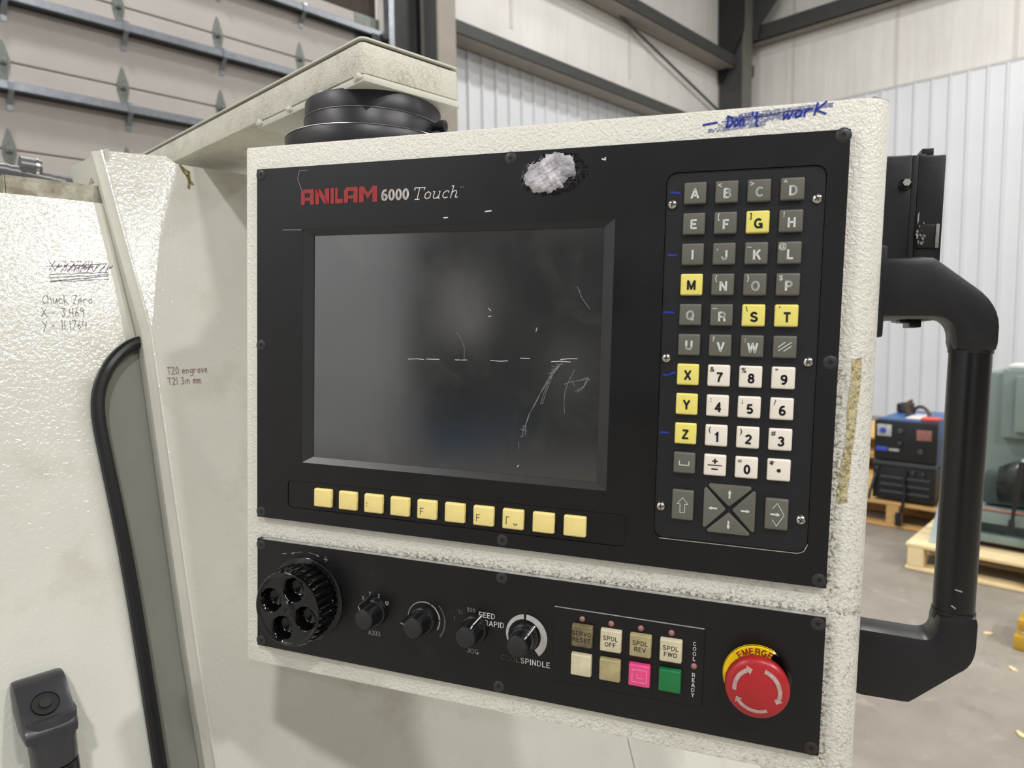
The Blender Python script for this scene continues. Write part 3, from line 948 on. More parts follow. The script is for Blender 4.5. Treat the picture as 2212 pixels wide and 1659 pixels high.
def bag_mb():
    mb = MB()
    rows = []
    for i in range(14):
        t = i / 13
        row = []
        for k in range(13):
            s = k / 12
            y = 0.70 - s * 0.62
            bulge = 0.09 * math.sin(math.pi * min(1, t * 1.15)) + 0.02 * math.sin(9 * s + 4 * t) + 0.012 * math.sin(23 * s - 7 * t)
            ztop = 0.60 + 0.20 * min(1, s * 1.5)
            z = ztop + (0.405 - ztop) * t + 0.01 * math.sin(11 * s)
            row.append(mb.v((4.475 - bulge * (0.5 + 0.5 * s), y, z)))
        rows.append(row)
    for p, q in zip(rows, rows[1:]):
        for k in range(12):
            mb.face((p[k], p[k + 1], q[k + 1], q[k]))
    bmesh.ops.solidify(mb.bm, geom=list(mb.bm.faces), thickness=0.004)
    return mb
solo('plastic_cover', 'crumpled grey plastic sheet draped over the grey-green machine table', 'plastic sheet', bag_mb(), M['bag'], (4.45, 0.4, 0.386), smooth=60)
gs = thing('strap', 'black lashing strap hanging over the grey-green machine table', 'strap', (4.38, 0.62, 0.30))
MB().tube([(4.36, 0.58, 0.66), (4.35, 0.59, 0.56), (4.36, 0.60, 0.46), (4.372, 0.612, 0.38), (4.376, 0.615, 0.34)], 0.012, 8, radii=[.016, .018, .014, .008, .008]).build('webbing', M['webbing'], gs)
MB().box((4.366, 0.605, 0.295), (4.384, 0.632, 0.345), 0.006).build('hook_end', M['webbing'], gs)
solo('pale_blue_leg', 'pale blue tapered steel foot standing on the pine pallet corner', 'machine foot',
     MB().prism([(0.99, 0.156), (0.86, 0.156), (0.86, 0.40), (0.945, 0.40)], 4.34, 4.42, lambda a, b, c: (c, a, b), bev=0.004), M['pale_blue'], (4.38, 0.92, 0.156), smooth=0)
solo('crumpled_wrapper', 'crumpled white and orange plastic on top of the grey-green cabinet', 'wrapper',
     MB().box((4.55, 0.57, 1.132), (4.75, 0.69, 1.155), 0.008), M['white_plastic'], (4.65, 0.63, 1.131))
solo('orange_rag', 'small orange rag beside the white plastic on the grey-green cabinet', 'rag', MB().box((4.58, 0.50, 1.132), (4.70, 0.565, 1.165), 0.012), M['tape_red'], (4.64, 0.53, 1.131))
yb = thing('floor_equipment', 'yellow painted floor equipment at the right edge of the concrete', 'equipment', (3.62, 0.30, 0))
MB().box((3.50, 0.10, 0.0), (3.75, 0.47, 0.062), 0.012).build('base', M['yellow_box'], yb)
MB().box((3.53, 0.12, 0.062), (3.72, 0.45, 0.078), 0.006).build('collar', M['white_plastic'], yb)
MB().box((3.52, 0.11, 0.078), (3.73, 0.462, 0.128), 0.012).build('upper_body', M['yellow_box'], yb)
MB().box((3.55, 0.14, 0.128), (3.70, 0.44, 0.15), 0.01).build('cap', M['white_plastic'], yb)
def chip(label, x, y, a):
    mb = MB()
    c, s = math.cos(a), math.sin(a)
    pts = [(-.022, -.006), (.0, -.011), (.022, -.004), (.018, .007), (-.012, .009)]
    mb.prism([(x + p * c - q * s, y + p * s + q * c) for p, q in pts], 0.0, 0.007, lambda p, q, r_: (p, q, r_), bev=0.0015)
    solo('wood_chip', label, 'wood chip', mb, M['pine'], (x, y, 0), group='wood chips on the concrete')
chip('pale wood chip on the concrete nearest the pine pallet and the yellow equipment', 3.598, 0.573, 2.2)
chip('pale wood chip on bare concrete between the other two chips', 3.288, 0.437, 0.7)
chip('pale wood chip on the concrete farthest from the pallets', 2.771, 0.338, 0.6)

# ================================================================== the machine enclosure
TS = 0.30
def fy(z):
    return 0.811 - TS * (1.594 - z)
mc = thing('machining_centre', 'cream sheet-metal machine enclosure with sloping front and sliding door', 'machine', (0.4, 0.9, 0))
def front(off):
    return lambda a, b, c: (a, fy(b) + off + c, b)

# two front skins to the right of the door frame
MB().prism([(0.2430, 0.0), (0.8145, 0.0), (0.8145, 1.583), (0.300, 1.583), (0.290, 1.590), (0.2462, 1.399), (0.2410, 1.090)], 0.0, 0.03, front(0)).build('front_panel', M['machine'], mc, smooth=0)
MB().prism([(0.8165, 0.0), (1.15, 0.0), (1.15, 1.583), (0.8165, 1.583)], 0.0, 0.03, front(0)).build('front_panel', M['machine'], mc, smooth=0)
# bent facet beside the door, catching the lamps
fb = MB()
A, Bp, Cp = (0.2295, fy(1.588) + 0.010, 1.588), (0.290, fy(1.590), 1.590), (0.2462, fy(1.399), 1.399)
fb.poly([A, Bp, Cp])
fb.poly([A, (0.2295, 0.85, 1.592), (0.29, 0.85, 1.594), Bp])
fb.build('corner_facet', M['machine'], mc, smooth=0, recalc=False)
# return flange of the frame beside the door
fr = MB()
E0, E1, E2, E3 = (0.2295, 1.588, .010), (0.2462, 1.399, 0), (0.2410, 1.09, 0), (0.2430, 0.0, 0)
for p, q in ((E0, E1), (E1, E2), (E2, E3)):
    fr.poly([(p[0], fy(p[1]) + p[2], p[1]), (p[0] - 0.0065, fy(p[1]) + p[2] + 0.011, p[1]), (q[0] - 0.0065, fy(q[1]) + q[2] + 0.011, q[1]), (q[0], fy(q[1]) + q[2], q[1])])
    fr.poly([(p[0] - 0.0065, fy(p[1]) + p[2] + 0.011, p[1]), (p[0] - 0.0065, fy(p[1]) + 0.027, p[1]), (q[0] - 0.0065, fy(q[1]) + 0.027, q[1]), (q[0] - 0.0065, fy(q[1]) + q[2] + 0.011, q[1])])
fr.build('frame_return', M['smooth_cream'], mc, smooth=0)
MB().tube([(E0[0], fy(E0[1]) + .010, E0[1]), (E1[0], fy(E1[1]), E1[1]), (E2[0], fy(E2[1]), E2[1]), (E3[0], fy(E3[1]), E3[1])], 0.0016, 8).build('frame_edge', M['machine'], mc)
# gusset behind the frame head
MB().prism([(0.812, 1.589), (0.944, 1.592), (0.956, 1.573), (0.885, 1.561), (0.868, 1.569), (0.852, 1.556), (0.838, 1.540), (0.822, 1.540)], 0.2315, 0.2345, lambda a, b, c: (c, a, b)).build('head_gusset', M['smooth_cream'], mc, smooth=0)
# body behind the skins
MB().prism([(fy(0) + 0.034, 0.0), (fy(1.575) + 0.034, 1.575), (1.6, 1.575), (1.6, 0.0)], 0.30, 1.15, lambda a, b, c: (c, a, b)).build('body', M['smooth_cream'], mc, smooth=0)
MB().box((-0.9, 1.25, 0.0), (0.30, 1.6, 1.53), 0.004, 1).build('rear_body', M['dark_void'], mc)
MB().prism([(fy(1.52) + 0.06, 1.52), (fy(1.52) + 0.06, 1.53), (1.3, 1.53), (1.3, 1.52)], -0.9, 0.30, lambda a, b, c: (c, a, b)).build('roof_panel', M['smooth_cream'], mc, smooth=0)
# head rail over the door
hr = MB()
hr.box((0.146, 0.829, 1.520), (0.30, 0.832, 1.5515))
hr.box((0.146, 0.829, 1.5515), (0.2325, 0.850, 1.5530))
hr.box((0.1445, 0.829, 1.520), (0.1465, 0.850, 1.5530))
hr.build('head_rail', M['rail'], mc, smooth=0)
MB().box((-0.9, 0.86, 1.525), (0.140, 0.98, 1.570), 0.006).build('rail_motor', M['steel_black'], mc)

# sliding door with its window opening
dd = 0.025
win = [(0.262, 1.392), (0.236, 1.3885), (0.222, 1.380), (0.209, 1.367), (0.199, 1.350), (0.1935, 1.331), (0.1925, 1.309), (0.1945, 1.27),
       (0.1985, 1.194), (0.2000, 1.10), (0.2000, 0.80), (0.262, 0.80)]
door_poly = [(-0.60, 0.45), (0.262, 0.45), (0.262, 0.80)] + win[::-1][1:-1][0:0]
outer = [(-0.60, 0.45), (0.262, 0.45)] + [(0.262, 0.80)] + [(0.2000, 0.80), (0.2000, 1.10), (0.1985, 1.194), (0.1945, 1.27), (0.1925, 1.309), (0.1935, 1.331),
        (0.199, 1.350), (0.209, 1.367), (0.222, 1.380), (0.2285, 1.3845), (0.2260, 1.446), (0.2185, 1.5335), (-0.60, 1.5335)]
dm = MB()
t = bmesh.new()
vs0 = [t.verts.new((a, b, 0)) for a, b in outer]
t.faces.new(vs0)
bmesh.ops.triangulate(t, faces=list(t.faces))
vs = {}
for w in t.verts:
    vs[w] = (dm.v((w.co.x, fy(w.co.y) + dd, w.co.y)), dm.v((w.co.x, fy(w.co.y) + dd + 0.022, w.co.y)))
for fc in t.faces:
    dm.face([vs[w][0] for w in fc.verts])
    dm.face([vs[w][1] for w in reversed(list(fc.verts))])
for i in range(len(vs0)):
    a, b = vs0[i], vs0[(i + 1) % len(vs0)]
    dm.face((vs[a][0], vs[b][0], vs[b][1], vs[a][1]))
t.free()
door = dm.build('sliding_door', M['machine'], mc, smooth=0)
sb = MB()
sb.poly([(0.2185, fy(1.5335) + dd, 1.5335), (0.2260, fy(1.446) + dd, 1.446), (0.2285, fy(1.3845) + dd, 1.3845), (0.246, fy(1.3845) + dd + .006, 1.3845), (0.245, fy(1.446) + dd + .006, 1.446), (0.240, fy(1.5335) + dd + 0.006, 1.5335)])
sb.build('door_edge', M['smooth_cream'], door, smooth=0)
wl_ = [(a, fy(b) + dd - 0.004, b) for a, b in win[:-1]]
for _ in range(2):       # soften the corner of the rubber
    wl_ = [wl_[0]] + [tuple(a * (1 - f) + b * f for a, b in zip(p, q)) for p, q in zip(wl_, wl_[1:]) for f in (.25, .75)] + [wl_[-1]]
gk = MB()
gk.tube(wl_, 0.0062, 10)
gk.build('window_gasket', M['rubber'], door)
gp = MB()
gp.prism([(a + 0.002, b) for a, b in win], 0.002, 0.006, front(dd + .002))
gp.build('window_pane', M['glass'], door, smooth=0)

# pull handle of the door
hdl = MB()
def hd(x, z, o):      # point o in front of the door skin
    return (x, fy(z) + dd - o, z)
hx0, hx1 = 0.0985, 0.1365
def loft(mb, rings):
    rr = [[mb.v(p) for p in r] for r in rings]
    n = len(rr[0])
    for p, q in zip(rr, rr[1:]):
        for k in range(n):
            mb.face((p[k], p[(k + 1) % n], q[(k + 1) % n], q[k]))
    mb.face(rr[0])
    mb.face(rr[-1][::-1])
t = MB()
# foot on the door, sloping face with a screw hole, round neck below
prof = [(1.122, 0.000), (1.122, 0.010), (1.116, 0.034), (1.104, 0.040), (1.072, 0.052), (1.062, 0.052)]
prof_b = [(1.122, 0.0), (1.085, 0.0), (1.076, 0.006), (1.066, 0.022), (1.060, 0.03)]
pts = [(1.110, 0.0), (1.110, 0.011), (1.108, 0.017), (1.0815, 0.043), (1.072, 0.041), (1.072, 0.016), (1.082, 0.004), (1.082, 0.0)]
def mh(a, b, c):
    return hd(c, a, b)
MB.prism(t, pts, hx0, hx1, mh, bev=0.0045)
hp = t.build('door_handle', M['door_nylon'], door)
nk = MB()
def ring(z, o, rx, ro, sq=1.0, n=24):
    out = []
    for k in range(n):
        a = 2 * math.pi * k / n
        ca, sa = math.cos(a), math.sin(a)
        e = 2.0 / sq
        out.append(hd((hx0 + hx1) / 2 + 0.0015 + rx * math.copysign(abs(ca) ** (2 / e), ca), z, o + ro * math.copysign(abs(sa) ** (2 / e), sa)))
    return out
loft(nk, [ring(1.088, 0.024, 0.0186, 0.0175, 0.35), ring(1.078, 0.0245, 0.0180, 0.0180, 0.5), ring(1.066, 0.025, 0.0168, 0.0170, 0.9), ring(1.0515, 0.025, 0.0165, 0.0166), ring(1.0505, 0.025, 0.0160, 0.0160)])
nk.build('handle_neck', M['door_nylon'], door)
gr = MB()
loft(gr, [ring(1.0495, 0.025, 0.0160, 0.0160), ring(1.0485, 0.025, 0.0167, 0.0167), ring(0.80, 0.025, 0.0167, 0.0167)])
gr.build('handle_tube', M['tube'], door)
ho = MB()
HC = (0.1170, 1.0955)
tg = Vector(hd(0, 1.0815, 0.043)) - Vector(hd(0, 1.108, 0.017))
no = Vector((1, 0, 0)).cross(tg).normalized()
no = no if no.y < 0 else -no
c0 = Vector(hd(HC[0], HC[1], 0.017 + (1.108 - HC[1]) * 0.026 / 0.0265)) - no * 0.0014
e1 = Vector((1, 0, 0))
e2 = no.cross(e1).normalized()
def disc(mb, r0, r1, h0, h1, n=20):
    a = [mb.v(c0 + no * h0 + (e1 * math.cos(6.28318 * k / n) + e2 * math.sin(6.28318 * k / n)) * r0) for k in range(n)]
    b = [mb.v(c0 + no * h1 + (e1 * math.cos(6.28318 * k / n) + e2 * math.sin(6.28318 * k / n)) * r1) for k in range(n)]
    for k in range(n):
        mb.face((a[k], a[(k + 1) % n], b[(k + 1) % n], b[k]))
    return a, b
a, b = disc(ho, 0.0100, 0.0100, 0.0015, 0.0030)
a2, b2 = disc(ho, 0.0096, 0.0096, 0.0030, 0.0024)
ho.face(b2)
ho.build('screw_hole', M['hole'], door)
so = MB()
a, b = disc(so, 0.0045, 0.0042, 0.0022, 0.0040)
so.face(b)
so.build('handle_screw', M['steel_black'], door)

# pencil notes on the door and the panel
ND = lambda a, b: (a, fy(b) + dd - 0.0004, b)
NP = lambda a, b: (a, fy(b) - 0.0005, b)
def note(txt, x, z, h, mat, put3, w=0.0007, rise=0.0):
    MB().strokes(hand(txt, x, z, h, rise=rise), w, put3).build('handwriting', mat, door if put3 is ND else mc, smooth=0, recalc=False)
note('Chuck Zero', 0.161, 1.4275, 0.0085, M['ink_pencil'], ND, 0.00055)
note('X - 3.469', 0.159, 1.4150, 0.0085, M['ink_pencil'], ND, 0.0006)
note('Y - 11.1764', 0.158, 1.4025, 0.0085, M['ink_pencil'], ND, 0.0006)
note('X-3.3764', 0.171, 1.4600, 0.0095, M['ink_violet'], ND, 0.0005, 0.05)
sc = []
for k in range(26):
    x = 0.176 + k * 0.0019
    sc.append([(x, 1.4610 + 0.0025 * math.sin(k * 2.1) + k * .00008), (x + 0.004, 1.4655 + 0.002 * math.cos(k * 1.7) + k * .00008)])
for z, s in ((1.4525, .10), (1.4500, .12), (1.4560, .08), (1.4485, .10)):
    sc.append([(0.170 + k * 0.0065, z + s * k * 0.0065 + random.uniform(-.0006, .0006)) for k in range(9)])
sc.append([(0.168, 1.4640), (0.190, 1.4655), (0.222, 1.4695)])
MB().strokes(sc, 0.0006, ND).build('scribble', M['ink_violet'], door, smooth=0, recalc=False)
note('T20 engrave', 0.2545, 1.3555, 0.0072, M['ink_red'], NP, 0.0006)
note('T21 3in mm', 0.2535, 1.3450, 0.0072, M['ink_red'], NP, 0.0006)
# glue run under the arm
MB().strokes([[(0.3035, 1.582), (0.306, 1.576), (0.3095, 1.5705)], [(0.3095, 1.571), (0.3105, 1.564), (0.3085, 1.557)], [(0.3105, 1.567), (0.3135, 1.562)], [(0.305, 1.580), (0.3115, 1.5755), (0.311, 1.567)]], 0.0028, NP).build('glue_run', M['rust_stain'], mc, smooth=0, recalc=False)
# conduit over the enclosure
hs = []
for k in range(60):
    s = k / 59
    hs.append((-0.05 + s * 0.30, 0.95, 1.580 + 0.006 * math.sin(3.0 * s) - 0.012 * s * s))
cd = thing('conduit', 'grey ribbed conduit lying across the enclosure top', 'conduit', (0.10, 0.95, 1.57))
MB().tube(hs, 0.0, 12, radii=[0.0092 + (0.0005 if k % 2 else -0.0003) for k in range(60)]).build('hose', M['conduit'], cd)
MB().tube([(0.182, .95, 1.5865), (0.202, .95, 1.5855)], 0.0118, 14).build('coupling', M['conduit'], cd)
MB().tube([(0.196, .95, 1.5860), (0.199, .95, 1.5858)], 0.0123, 14).build('clamp_ring', M['nickel'], cd)

# ================================================================== the support arm
MP = Matrix(((0.4298000, 0.9020562, 0.0395798, 0.4004134), (-0.9024530, 0.4305787, -0.0134368, 0.2276639),
             (-0.0291630, -0.0299438, 0.9991261, 1.4817982), (0, 0, 0, 1)))      # console face frame -> room
am = thing('support_arm', 'grimy cream box arm carrying the console on a black swivel joint', 'arm', (0.36, 1.2, 1.578))
AX0, AX1, AY0, AY1, AZ0, AZ1 = 0.3185, 0.4185, 0.4705, 1.36, 1.5985, 1.6229
b_ = MB()
b_.prism(rrect(AX0, AX1, AY0, AY1, 0.004, 3), AZ0, AZ1, lambda a, b, c: (a, b, c), bev=0.0022)
b_.build('beam', M['arm'], am)
l_ = MB()
l_.prism(rrect(AX0 - 0.0012, AX1 - 0.0005, AY0 - 0.0015, AY1, 0.005, 3), AZ1 + 0.0016, AZ1 + 0.0030, lambda a, b, c: (a, b, c))
l_.build('lid', M['smooth_cream'], am, smooth=30)
MB().prism(rrect(AX0 + .004, AX1 - .004, AY0 + .004, AY1 - .01, 0.004, 2), AZ1 - 0.0002, AZ1 + 0.0016, lambda a, b, c: (a, b, c)).build('lid_gasket', M['dark_void'], am, smooth=0)
MB().box((AX0 + 0.0005, AY0 - 0.0005, AZ0 - 0.0062), (AX1 + 0.0005, 0.651, AZ0 - 0.0004), 0.0015, 2).build('mounting_plate', M['smooth_cream'], am)
MB().box((AX0 + 0.012, 1.02, 1.575), (AX1 - 0.012, 1.30, AZ0), 0.003, 1).build('pedestal', M['smooth_cream'], am)
for y, sz in ((0.4775, .85), (0.534, .9), (0.588, .85), (0.646, 1.0)):
    wb = MB()
    for dy, q in ((0, 1.0), (.004, .7), (-.0035, .6)):
        c = Vector((AX0 + 0.0006, y + dy, AZ0 - 0.0018 + random.uniform(-.001, .001)))
        tt = bmesh.new()
        bmesh.ops.create_icosphere(tt, subdivisions=2, radius=0.0042 * sz * q)
        for w in tt.verts:
            w.co = c + Vector((w.co.x * .6, w.co.y * 1.15, w.co.z * .95)) * random.uniform(.8, 1.15)
        wb.merge(tt)
    wb.build('weld_bead', M['smooth_cream'], am, kind='stuff', smooth=80)

def pf(x, y, z):          # console frame -> room
    return MP @ Vector((x, y, z))
JC = (-0.2890, 0.0985)
j = MB(pf)
j.lathe([(0, .0535), (.0750, .0535), (.0758, .0545), (.0758, .0712), (.0750, .0724), (.060, .0724)], (JC[0], JC[1], 0), 'z', 72)
jt = j.build('swivel_joint', M['joint'], am, smooth=40)
j = MB(pf)
j.lathe([(.0600, .0720), (.0600, .0895), (.0593, .0905), (.056, .0905)], (JC[0], JC[1], 0), 'z', 72)
j.build('lower_ring', M['joint'], jt, smooth=40)
j = MB(pf)
j.lathe([(.0585, .0905), (.0593, .0914), (.0593, .1040), (.0583, .1052), (0, .1052)], (JC[0], JC[1], 0), 'z', 72)
j.build('upper_ring', M['joint'], jt, smooth=40)
j = MB(pf)
j.lathe([(.0593, .0900), (.0605, .0902), (.0605, .0905), (.0593, .0907)], (JC[0], JC[1], 0), 'z', 72)
j.lathe([(.0748, .0723), (.0759, .0720), (.0753, .0727), (.0742, .0727)], (JC[0], JC[1], 0), 'z', 72)
j.build('turned_edge', M['joint_edge'], jt, smooth=40)
j = MB(pf)
d = Vector((0.998, -0.06, 0)).normalized()
p0 = Vector((JC[0], JC[1], 0.0860))
j.tube([p0 + d * .056, p0 + d * .0665, p0 + d * .0668, p0 + d * .0720, p0 + d * .0722], 0.0052, 16, radii=[.0034, .0034, .0048, .0048, .0044])
j.build('lock_screw', M['joint'], jt)
j = MB(pf)
j.tube([p0 + d * .0721, p0 + d * .0724], 0.0026, 6)
j.build('screw_socket', M['hole'], jt)

# ================================================================== the control console
O = Vector((-0.12, 0.08, -0.3675))
con = thing('control_console', 'cream control console with black face plates, screen, lettered keypad and red emergency stop', 'control panel', O, MP)
def B_(name, mat, mb, parent=None, label=None, smooth=35, kind=None, recalc=True):
    return mb.build(name, mat, parent or con, label=label, smooth=smooth, kind=kind, recalc=recalc)
def fp(x, z, y=-0.0003, c=1.0, s=0.0):
    return lambda a, b: (x + a * c - b * s, y, z + a * s + b * c)

# housing: rounded right edge, tight left edge
def housing_outline(x0, x1, y0, y1, rr, rl):
    out = []
    for cx, cy, r, a0 in ((x1 - rr, y0 + rr, rr, 270), (x1 - 0.006, y1 - 0.006, 0.006, 0), (x0 + 0.006, y1 - 0.006, 0.006, 90), (x0 + rl, y0 + rl, rl, 180)):
        n = 10 if r > 0.01 else 4
        for k in range(n + 1):
            a = R(a0 + 90 * k / n)
            out.append((cx + r * math.cos(a), cy + r * math.sin(a)))
    return out
hz = MB()
hz.prism(housing_outline(-0.3512, 0.1108, 0.005, 0.170, 0.017, 0.0035), -0.3680, 0.0530, lambda a, b, c: (a, b, c), bev=0.0022)
B_('housing', M['housing'], hz, smooth=40)
ch = MB()
ch.tube([(0.100, 0.009, 0.0528), (0.1085, 0.018, 0.0528)], 0.0016, 6)
B_('paint_chip', M['chip'], ch, label='bare chipped corner')

# upper face plate with its three pockets
KP = (-0.0182, 0.0760, -0.2232, 0.0139)
BZ = (-0.2930, -0.0505, -0.1955, -0.0138)
FP_ = (-0.3060, -0.0363, -0.2324, -0.2104)
up = MB()
up.prism([(-0.3354, -0.2432), (0.0877, -0.2432), (0.0877, 0.0337), (-0.3354, 0.0337)], 0.0, 0.0052,
         holes=[rrect(*KP, 0.0065, 5), [(BZ[0], BZ[2]), (BZ[1], BZ[2]), (BZ[1], BZ[3]), (BZ[0], BZ[3])], rrect(*FP_, 0.0040, 5)])
B_('face_plate', M['plate'], up, smooth=0, label='upper satin black face plate')
kp = MB()
kp.prism(rrect(KP[0] + .0003, KP[1] - .0003, KP[2] + .0003, KP[3] - .0003, 0.0062, 5), 0.0010, 0.004)
B_('keypad_plate', M['keypad'], kp, smooth=0)
fk = MB()
fk.prism(rrect(FP_[0] + .0003, FP_[1] - .0003, FP_[2] + .0003, FP_[3] - .0003, 0.0037, 5), 0.0006, 0.004)
B_('function_key_plate', M['plate'], fk, smooth=0)
# sloping bezel and screen
SX0, SX1, SZ0, SZ1, SD = -0.2850, -0.0582, -0.1910, -0.0186, 0.0040
bz = MB()
oq = [(BZ[0], BZ[2]), (BZ[1], BZ[2]), (BZ[1], BZ[3]), (BZ[0], BZ[3])]
iq = [(SX0, SZ0), (SX1, SZ0), (SX1, SZ1), (SX0, SZ1)]
for k in range(4):
    n = (k + 1) % 4
    bz.poly([(oq[k][0], 0.0002, oq[k][1]), (oq[n][0], 0.0002, oq[n][1]), (iq[n][0], SD - .0006, iq[n][1]), (iq[k][0], SD - .0006, iq[k][1])])
    bz.poly([(iq[k][0], SD - .0006, iq[k][1]), (iq[n][0], SD - .0006, iq[n][1]), (iq[n][0], SD + .0004, iq[n][1]), (iq[k][0], SD + .0004, iq[k][1])])
B_('screen_bezel', M['bezel'], bz, smooth=0)
sn = MB()
sn.box((SX0 - .0005, SD, SZ0 - .0005), (SX1 + .0005, SD + .0008, SZ1 + .0005))
scr = B_('touchscreen', M['screen'], sn, smooth=0, label='blank dull grey touchscreen with white scratches')
def mm(*pts):
    return [(a / 1000, b / 1000) for a, b in pts]
scratch = [mm((-202.8, -111.3), (-196, -110.9), (-190, -111.1)), mm((-188, -110.8), (-177.6, -110.7)), mm((-164.9, -110.6), (-161, -110.6)), mm((-160, -110.6), (-155.7, -110.4)),
           mm((-137.6, -110.2), (-130, -110.5), (-124.4, -110.0)), mm((-115.1, -107.8), (-108.3, -107.8)), mm((-92.5, -109.5), (-85, -109.0), (-78.8, -109.4)), mm((-85.9, -107.8), (-80, -107.2), (-74.2, -107.0)),
           mm((-137.7, -78.6), (-140, -79)), mm((-139.8, -73.2), (-138, -75)), mm((-103.4, -86.3), (-104.2, -89)), mm((-114.4, -183.6), (-115.5, -185))]
fine = [mm((-164.0, -90.9), (-160, -96), (-157.9, -101.1), (-157.7, -110.1)), mm((-83.5, -108.9), (-87, -112), (-90.5, -114.9), (-95, -123), (-98.6, -129.2), (-103, -139), (-107.9, -147.4), (-110.5, -156)), mm((-86.4, -111.3), (-92.8, -119.6), (-97, -131), (-99.5, -139.2), (-98, -139), (-95.5, -130), (-91, -118), (-86, -111)),
        mm((-85, -110), (-93, -121), (-101, -134), (-107, -146), (-111, -158)), mm((-75.7, -114.4), (-78, -119), (-80.7, -124.9), (-82.2, -131), (-82.7, -136.6), (-81.9, -145.3)), mm((-82.7, -124.9), (-77.2, -122.5), (-72, -121.8), (-65.6, -120.3)),
        mm((-77.2, -122.5), (-75.4, -126)), mm((-66, -121), (-68.9, -125.6), (-75.2, -129.3)), mm((-67, -120), (-69.5, -127), (-74, -130)), mm((-71, -121), (-67, -119.5), (-65, -120.8), (-68, -122.5)), mm((-75.6, -58.0), (-72, -66), (-66.5, -73.2)),
        mm((-74.6, -60.0), (-73.6, -61)), mm((-111.8, -155), (-111.8, -163.0), (-114, -163)), mm((-109.8, -155), (-110, -162)), mm((-113.5, -158), (-109, -159)), mm((-114.7, -167), (-114.7, -172.2)), mm((-88, -112.5), (-92, -113)), mm((-89, -114), (-93, -115.5)), mm((-90, -116), (-94.5, -118)), mm((-84, -111), (-89, -111.5))]
B_('scratch', M['print_grey'], MB().strokes(scratch, .00045, fp(0, 0, SD - .00015)), scr, smooth=0, recalc=False, kind='stuff')
B_('scratch', M['print_dim'], MB().strokes(fine, .00026, fp(0, 0, SD - .00015)), scr, smooth=0, recalc=False, kind='stuff')

# lower plate
lp = MB()
lp.prism([(-0.3354, -0.3504), (0.0887, -0.3504), (0.0887, -0.2611), (-0.3354, -0.2611)], 0.0, 0.0052, bev=0.0004)
B_('control_plate', M['plate'], lp, smooth=0, label='lower black plate with handwheel, knobs and buttons')

# pale strips along the upward edges of the plates
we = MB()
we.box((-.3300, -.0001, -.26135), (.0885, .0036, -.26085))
B_('pale_edge', M['edge'], we, smooth=0)
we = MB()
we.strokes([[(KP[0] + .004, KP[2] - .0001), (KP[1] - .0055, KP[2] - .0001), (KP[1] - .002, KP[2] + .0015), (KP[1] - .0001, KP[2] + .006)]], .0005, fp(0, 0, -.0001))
B_('pale_edge', M['edge'], we, smooth=0, recalc=False)
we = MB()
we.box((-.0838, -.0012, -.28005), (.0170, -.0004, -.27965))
B_('pale_edge', M['edge'], we, smooth=0)

# socket screws
def socket_mesh():
    mb = MB()
    mb.lathe([(.0013, .0006), (.0013, -.0003), (.0038, -.0003), (.0041, -.0001), (.0041, .0005)], (0, 0, 0), 'y', 20)
    return mb.mesh('screw', M['screw'])
def ring_mesh():
    mb = MB()
    mb.lathe([(.0041, -.00008), (.0046, -.00008)], (0, 0, 0), 'y', 20)
    return mb.mesh('countersink', M['hole'])
def hex_mesh():
    mb = MB()
    mb.lathe([(0, -.0001), (.0015, -.0001)], (0, 0, 0), 'y', 6)
    return mb.mesh('socket', M['hole'])
sm_, rm_, hm_ = socket_mesh(), ring_mesh(), hex_mesh()
def at(o, x, z, y=0.0, parent=None):
    o.location = Vector((x, y, z)) - O
    return put(o, parent or con)
for x, z in ((83.8, 30.2), (-124.4, 29.5), (-331.4, 29.3), (83.3, -104.2), (83.6, -238.7), (-124.0, -238.0), (-331.4, -238.8), (-331.4, -104.2),
             (-331.4, -266.2), (-123.9, -265.5), (84.2, -266.2), (84.1, -346.0), (-124.3, -345.7), (-331.4, -345.9)):
    s_ = at(bpy.data.objects.new('screw', sm_), x / 1000, z / 1000)
    if (x, z) == (84.1, -346.0):
        s_.data = sm_.copy()
        s_.data.materials[0] = M['rust_screw']
        s_['label'] = 'rusty brown screw'
    put(bpy.data.objects.new('countersink', rm_), s_)
    put(bpy.data.objects.new('socket', hm_), s_)
def cross_mesh():
    mb = MB()
    mb.lathe([(0, -.0021), (.0012, -.00205), (.0024, -.0016), (.0031, -.0006), (.0032, .001)], (0, 0, 0), 'y', 20)
    return mb.mesh('pan_screw', M['nickel'])
def slot_mesh():
    mb = MB()
    mb.box((-.0018, -.00220, -.00030), (.0018, -.0019, .00030))
    mb.box((-.00030, -.00219, -.0018), (.00030, -.0019, .0018))
    return mb.mesh('cross_slot', M['hole'], smooth=0)
pm_, xm_ = cross_mesh(), slot_mesh()
for i, (x, z) in enumerate(((-13.9, -6.2), (71.3, -6.2), (-14.1, -104.6), (71.0, -104.4), (-14.0, -202.3), (71.4, -202.3))):
    s_ = at(bpy.data.objects.new('pan_screw', pm_), x / 1000, z / 1000, .001)
    if i == 0:
        s_['label'] = 'bright nickel cross-head screw'
    xs = put(bpy.data.objects.new('cross_slot', xm_), s_)
    xs.rotation_euler.y = R(20 + 37 * i)

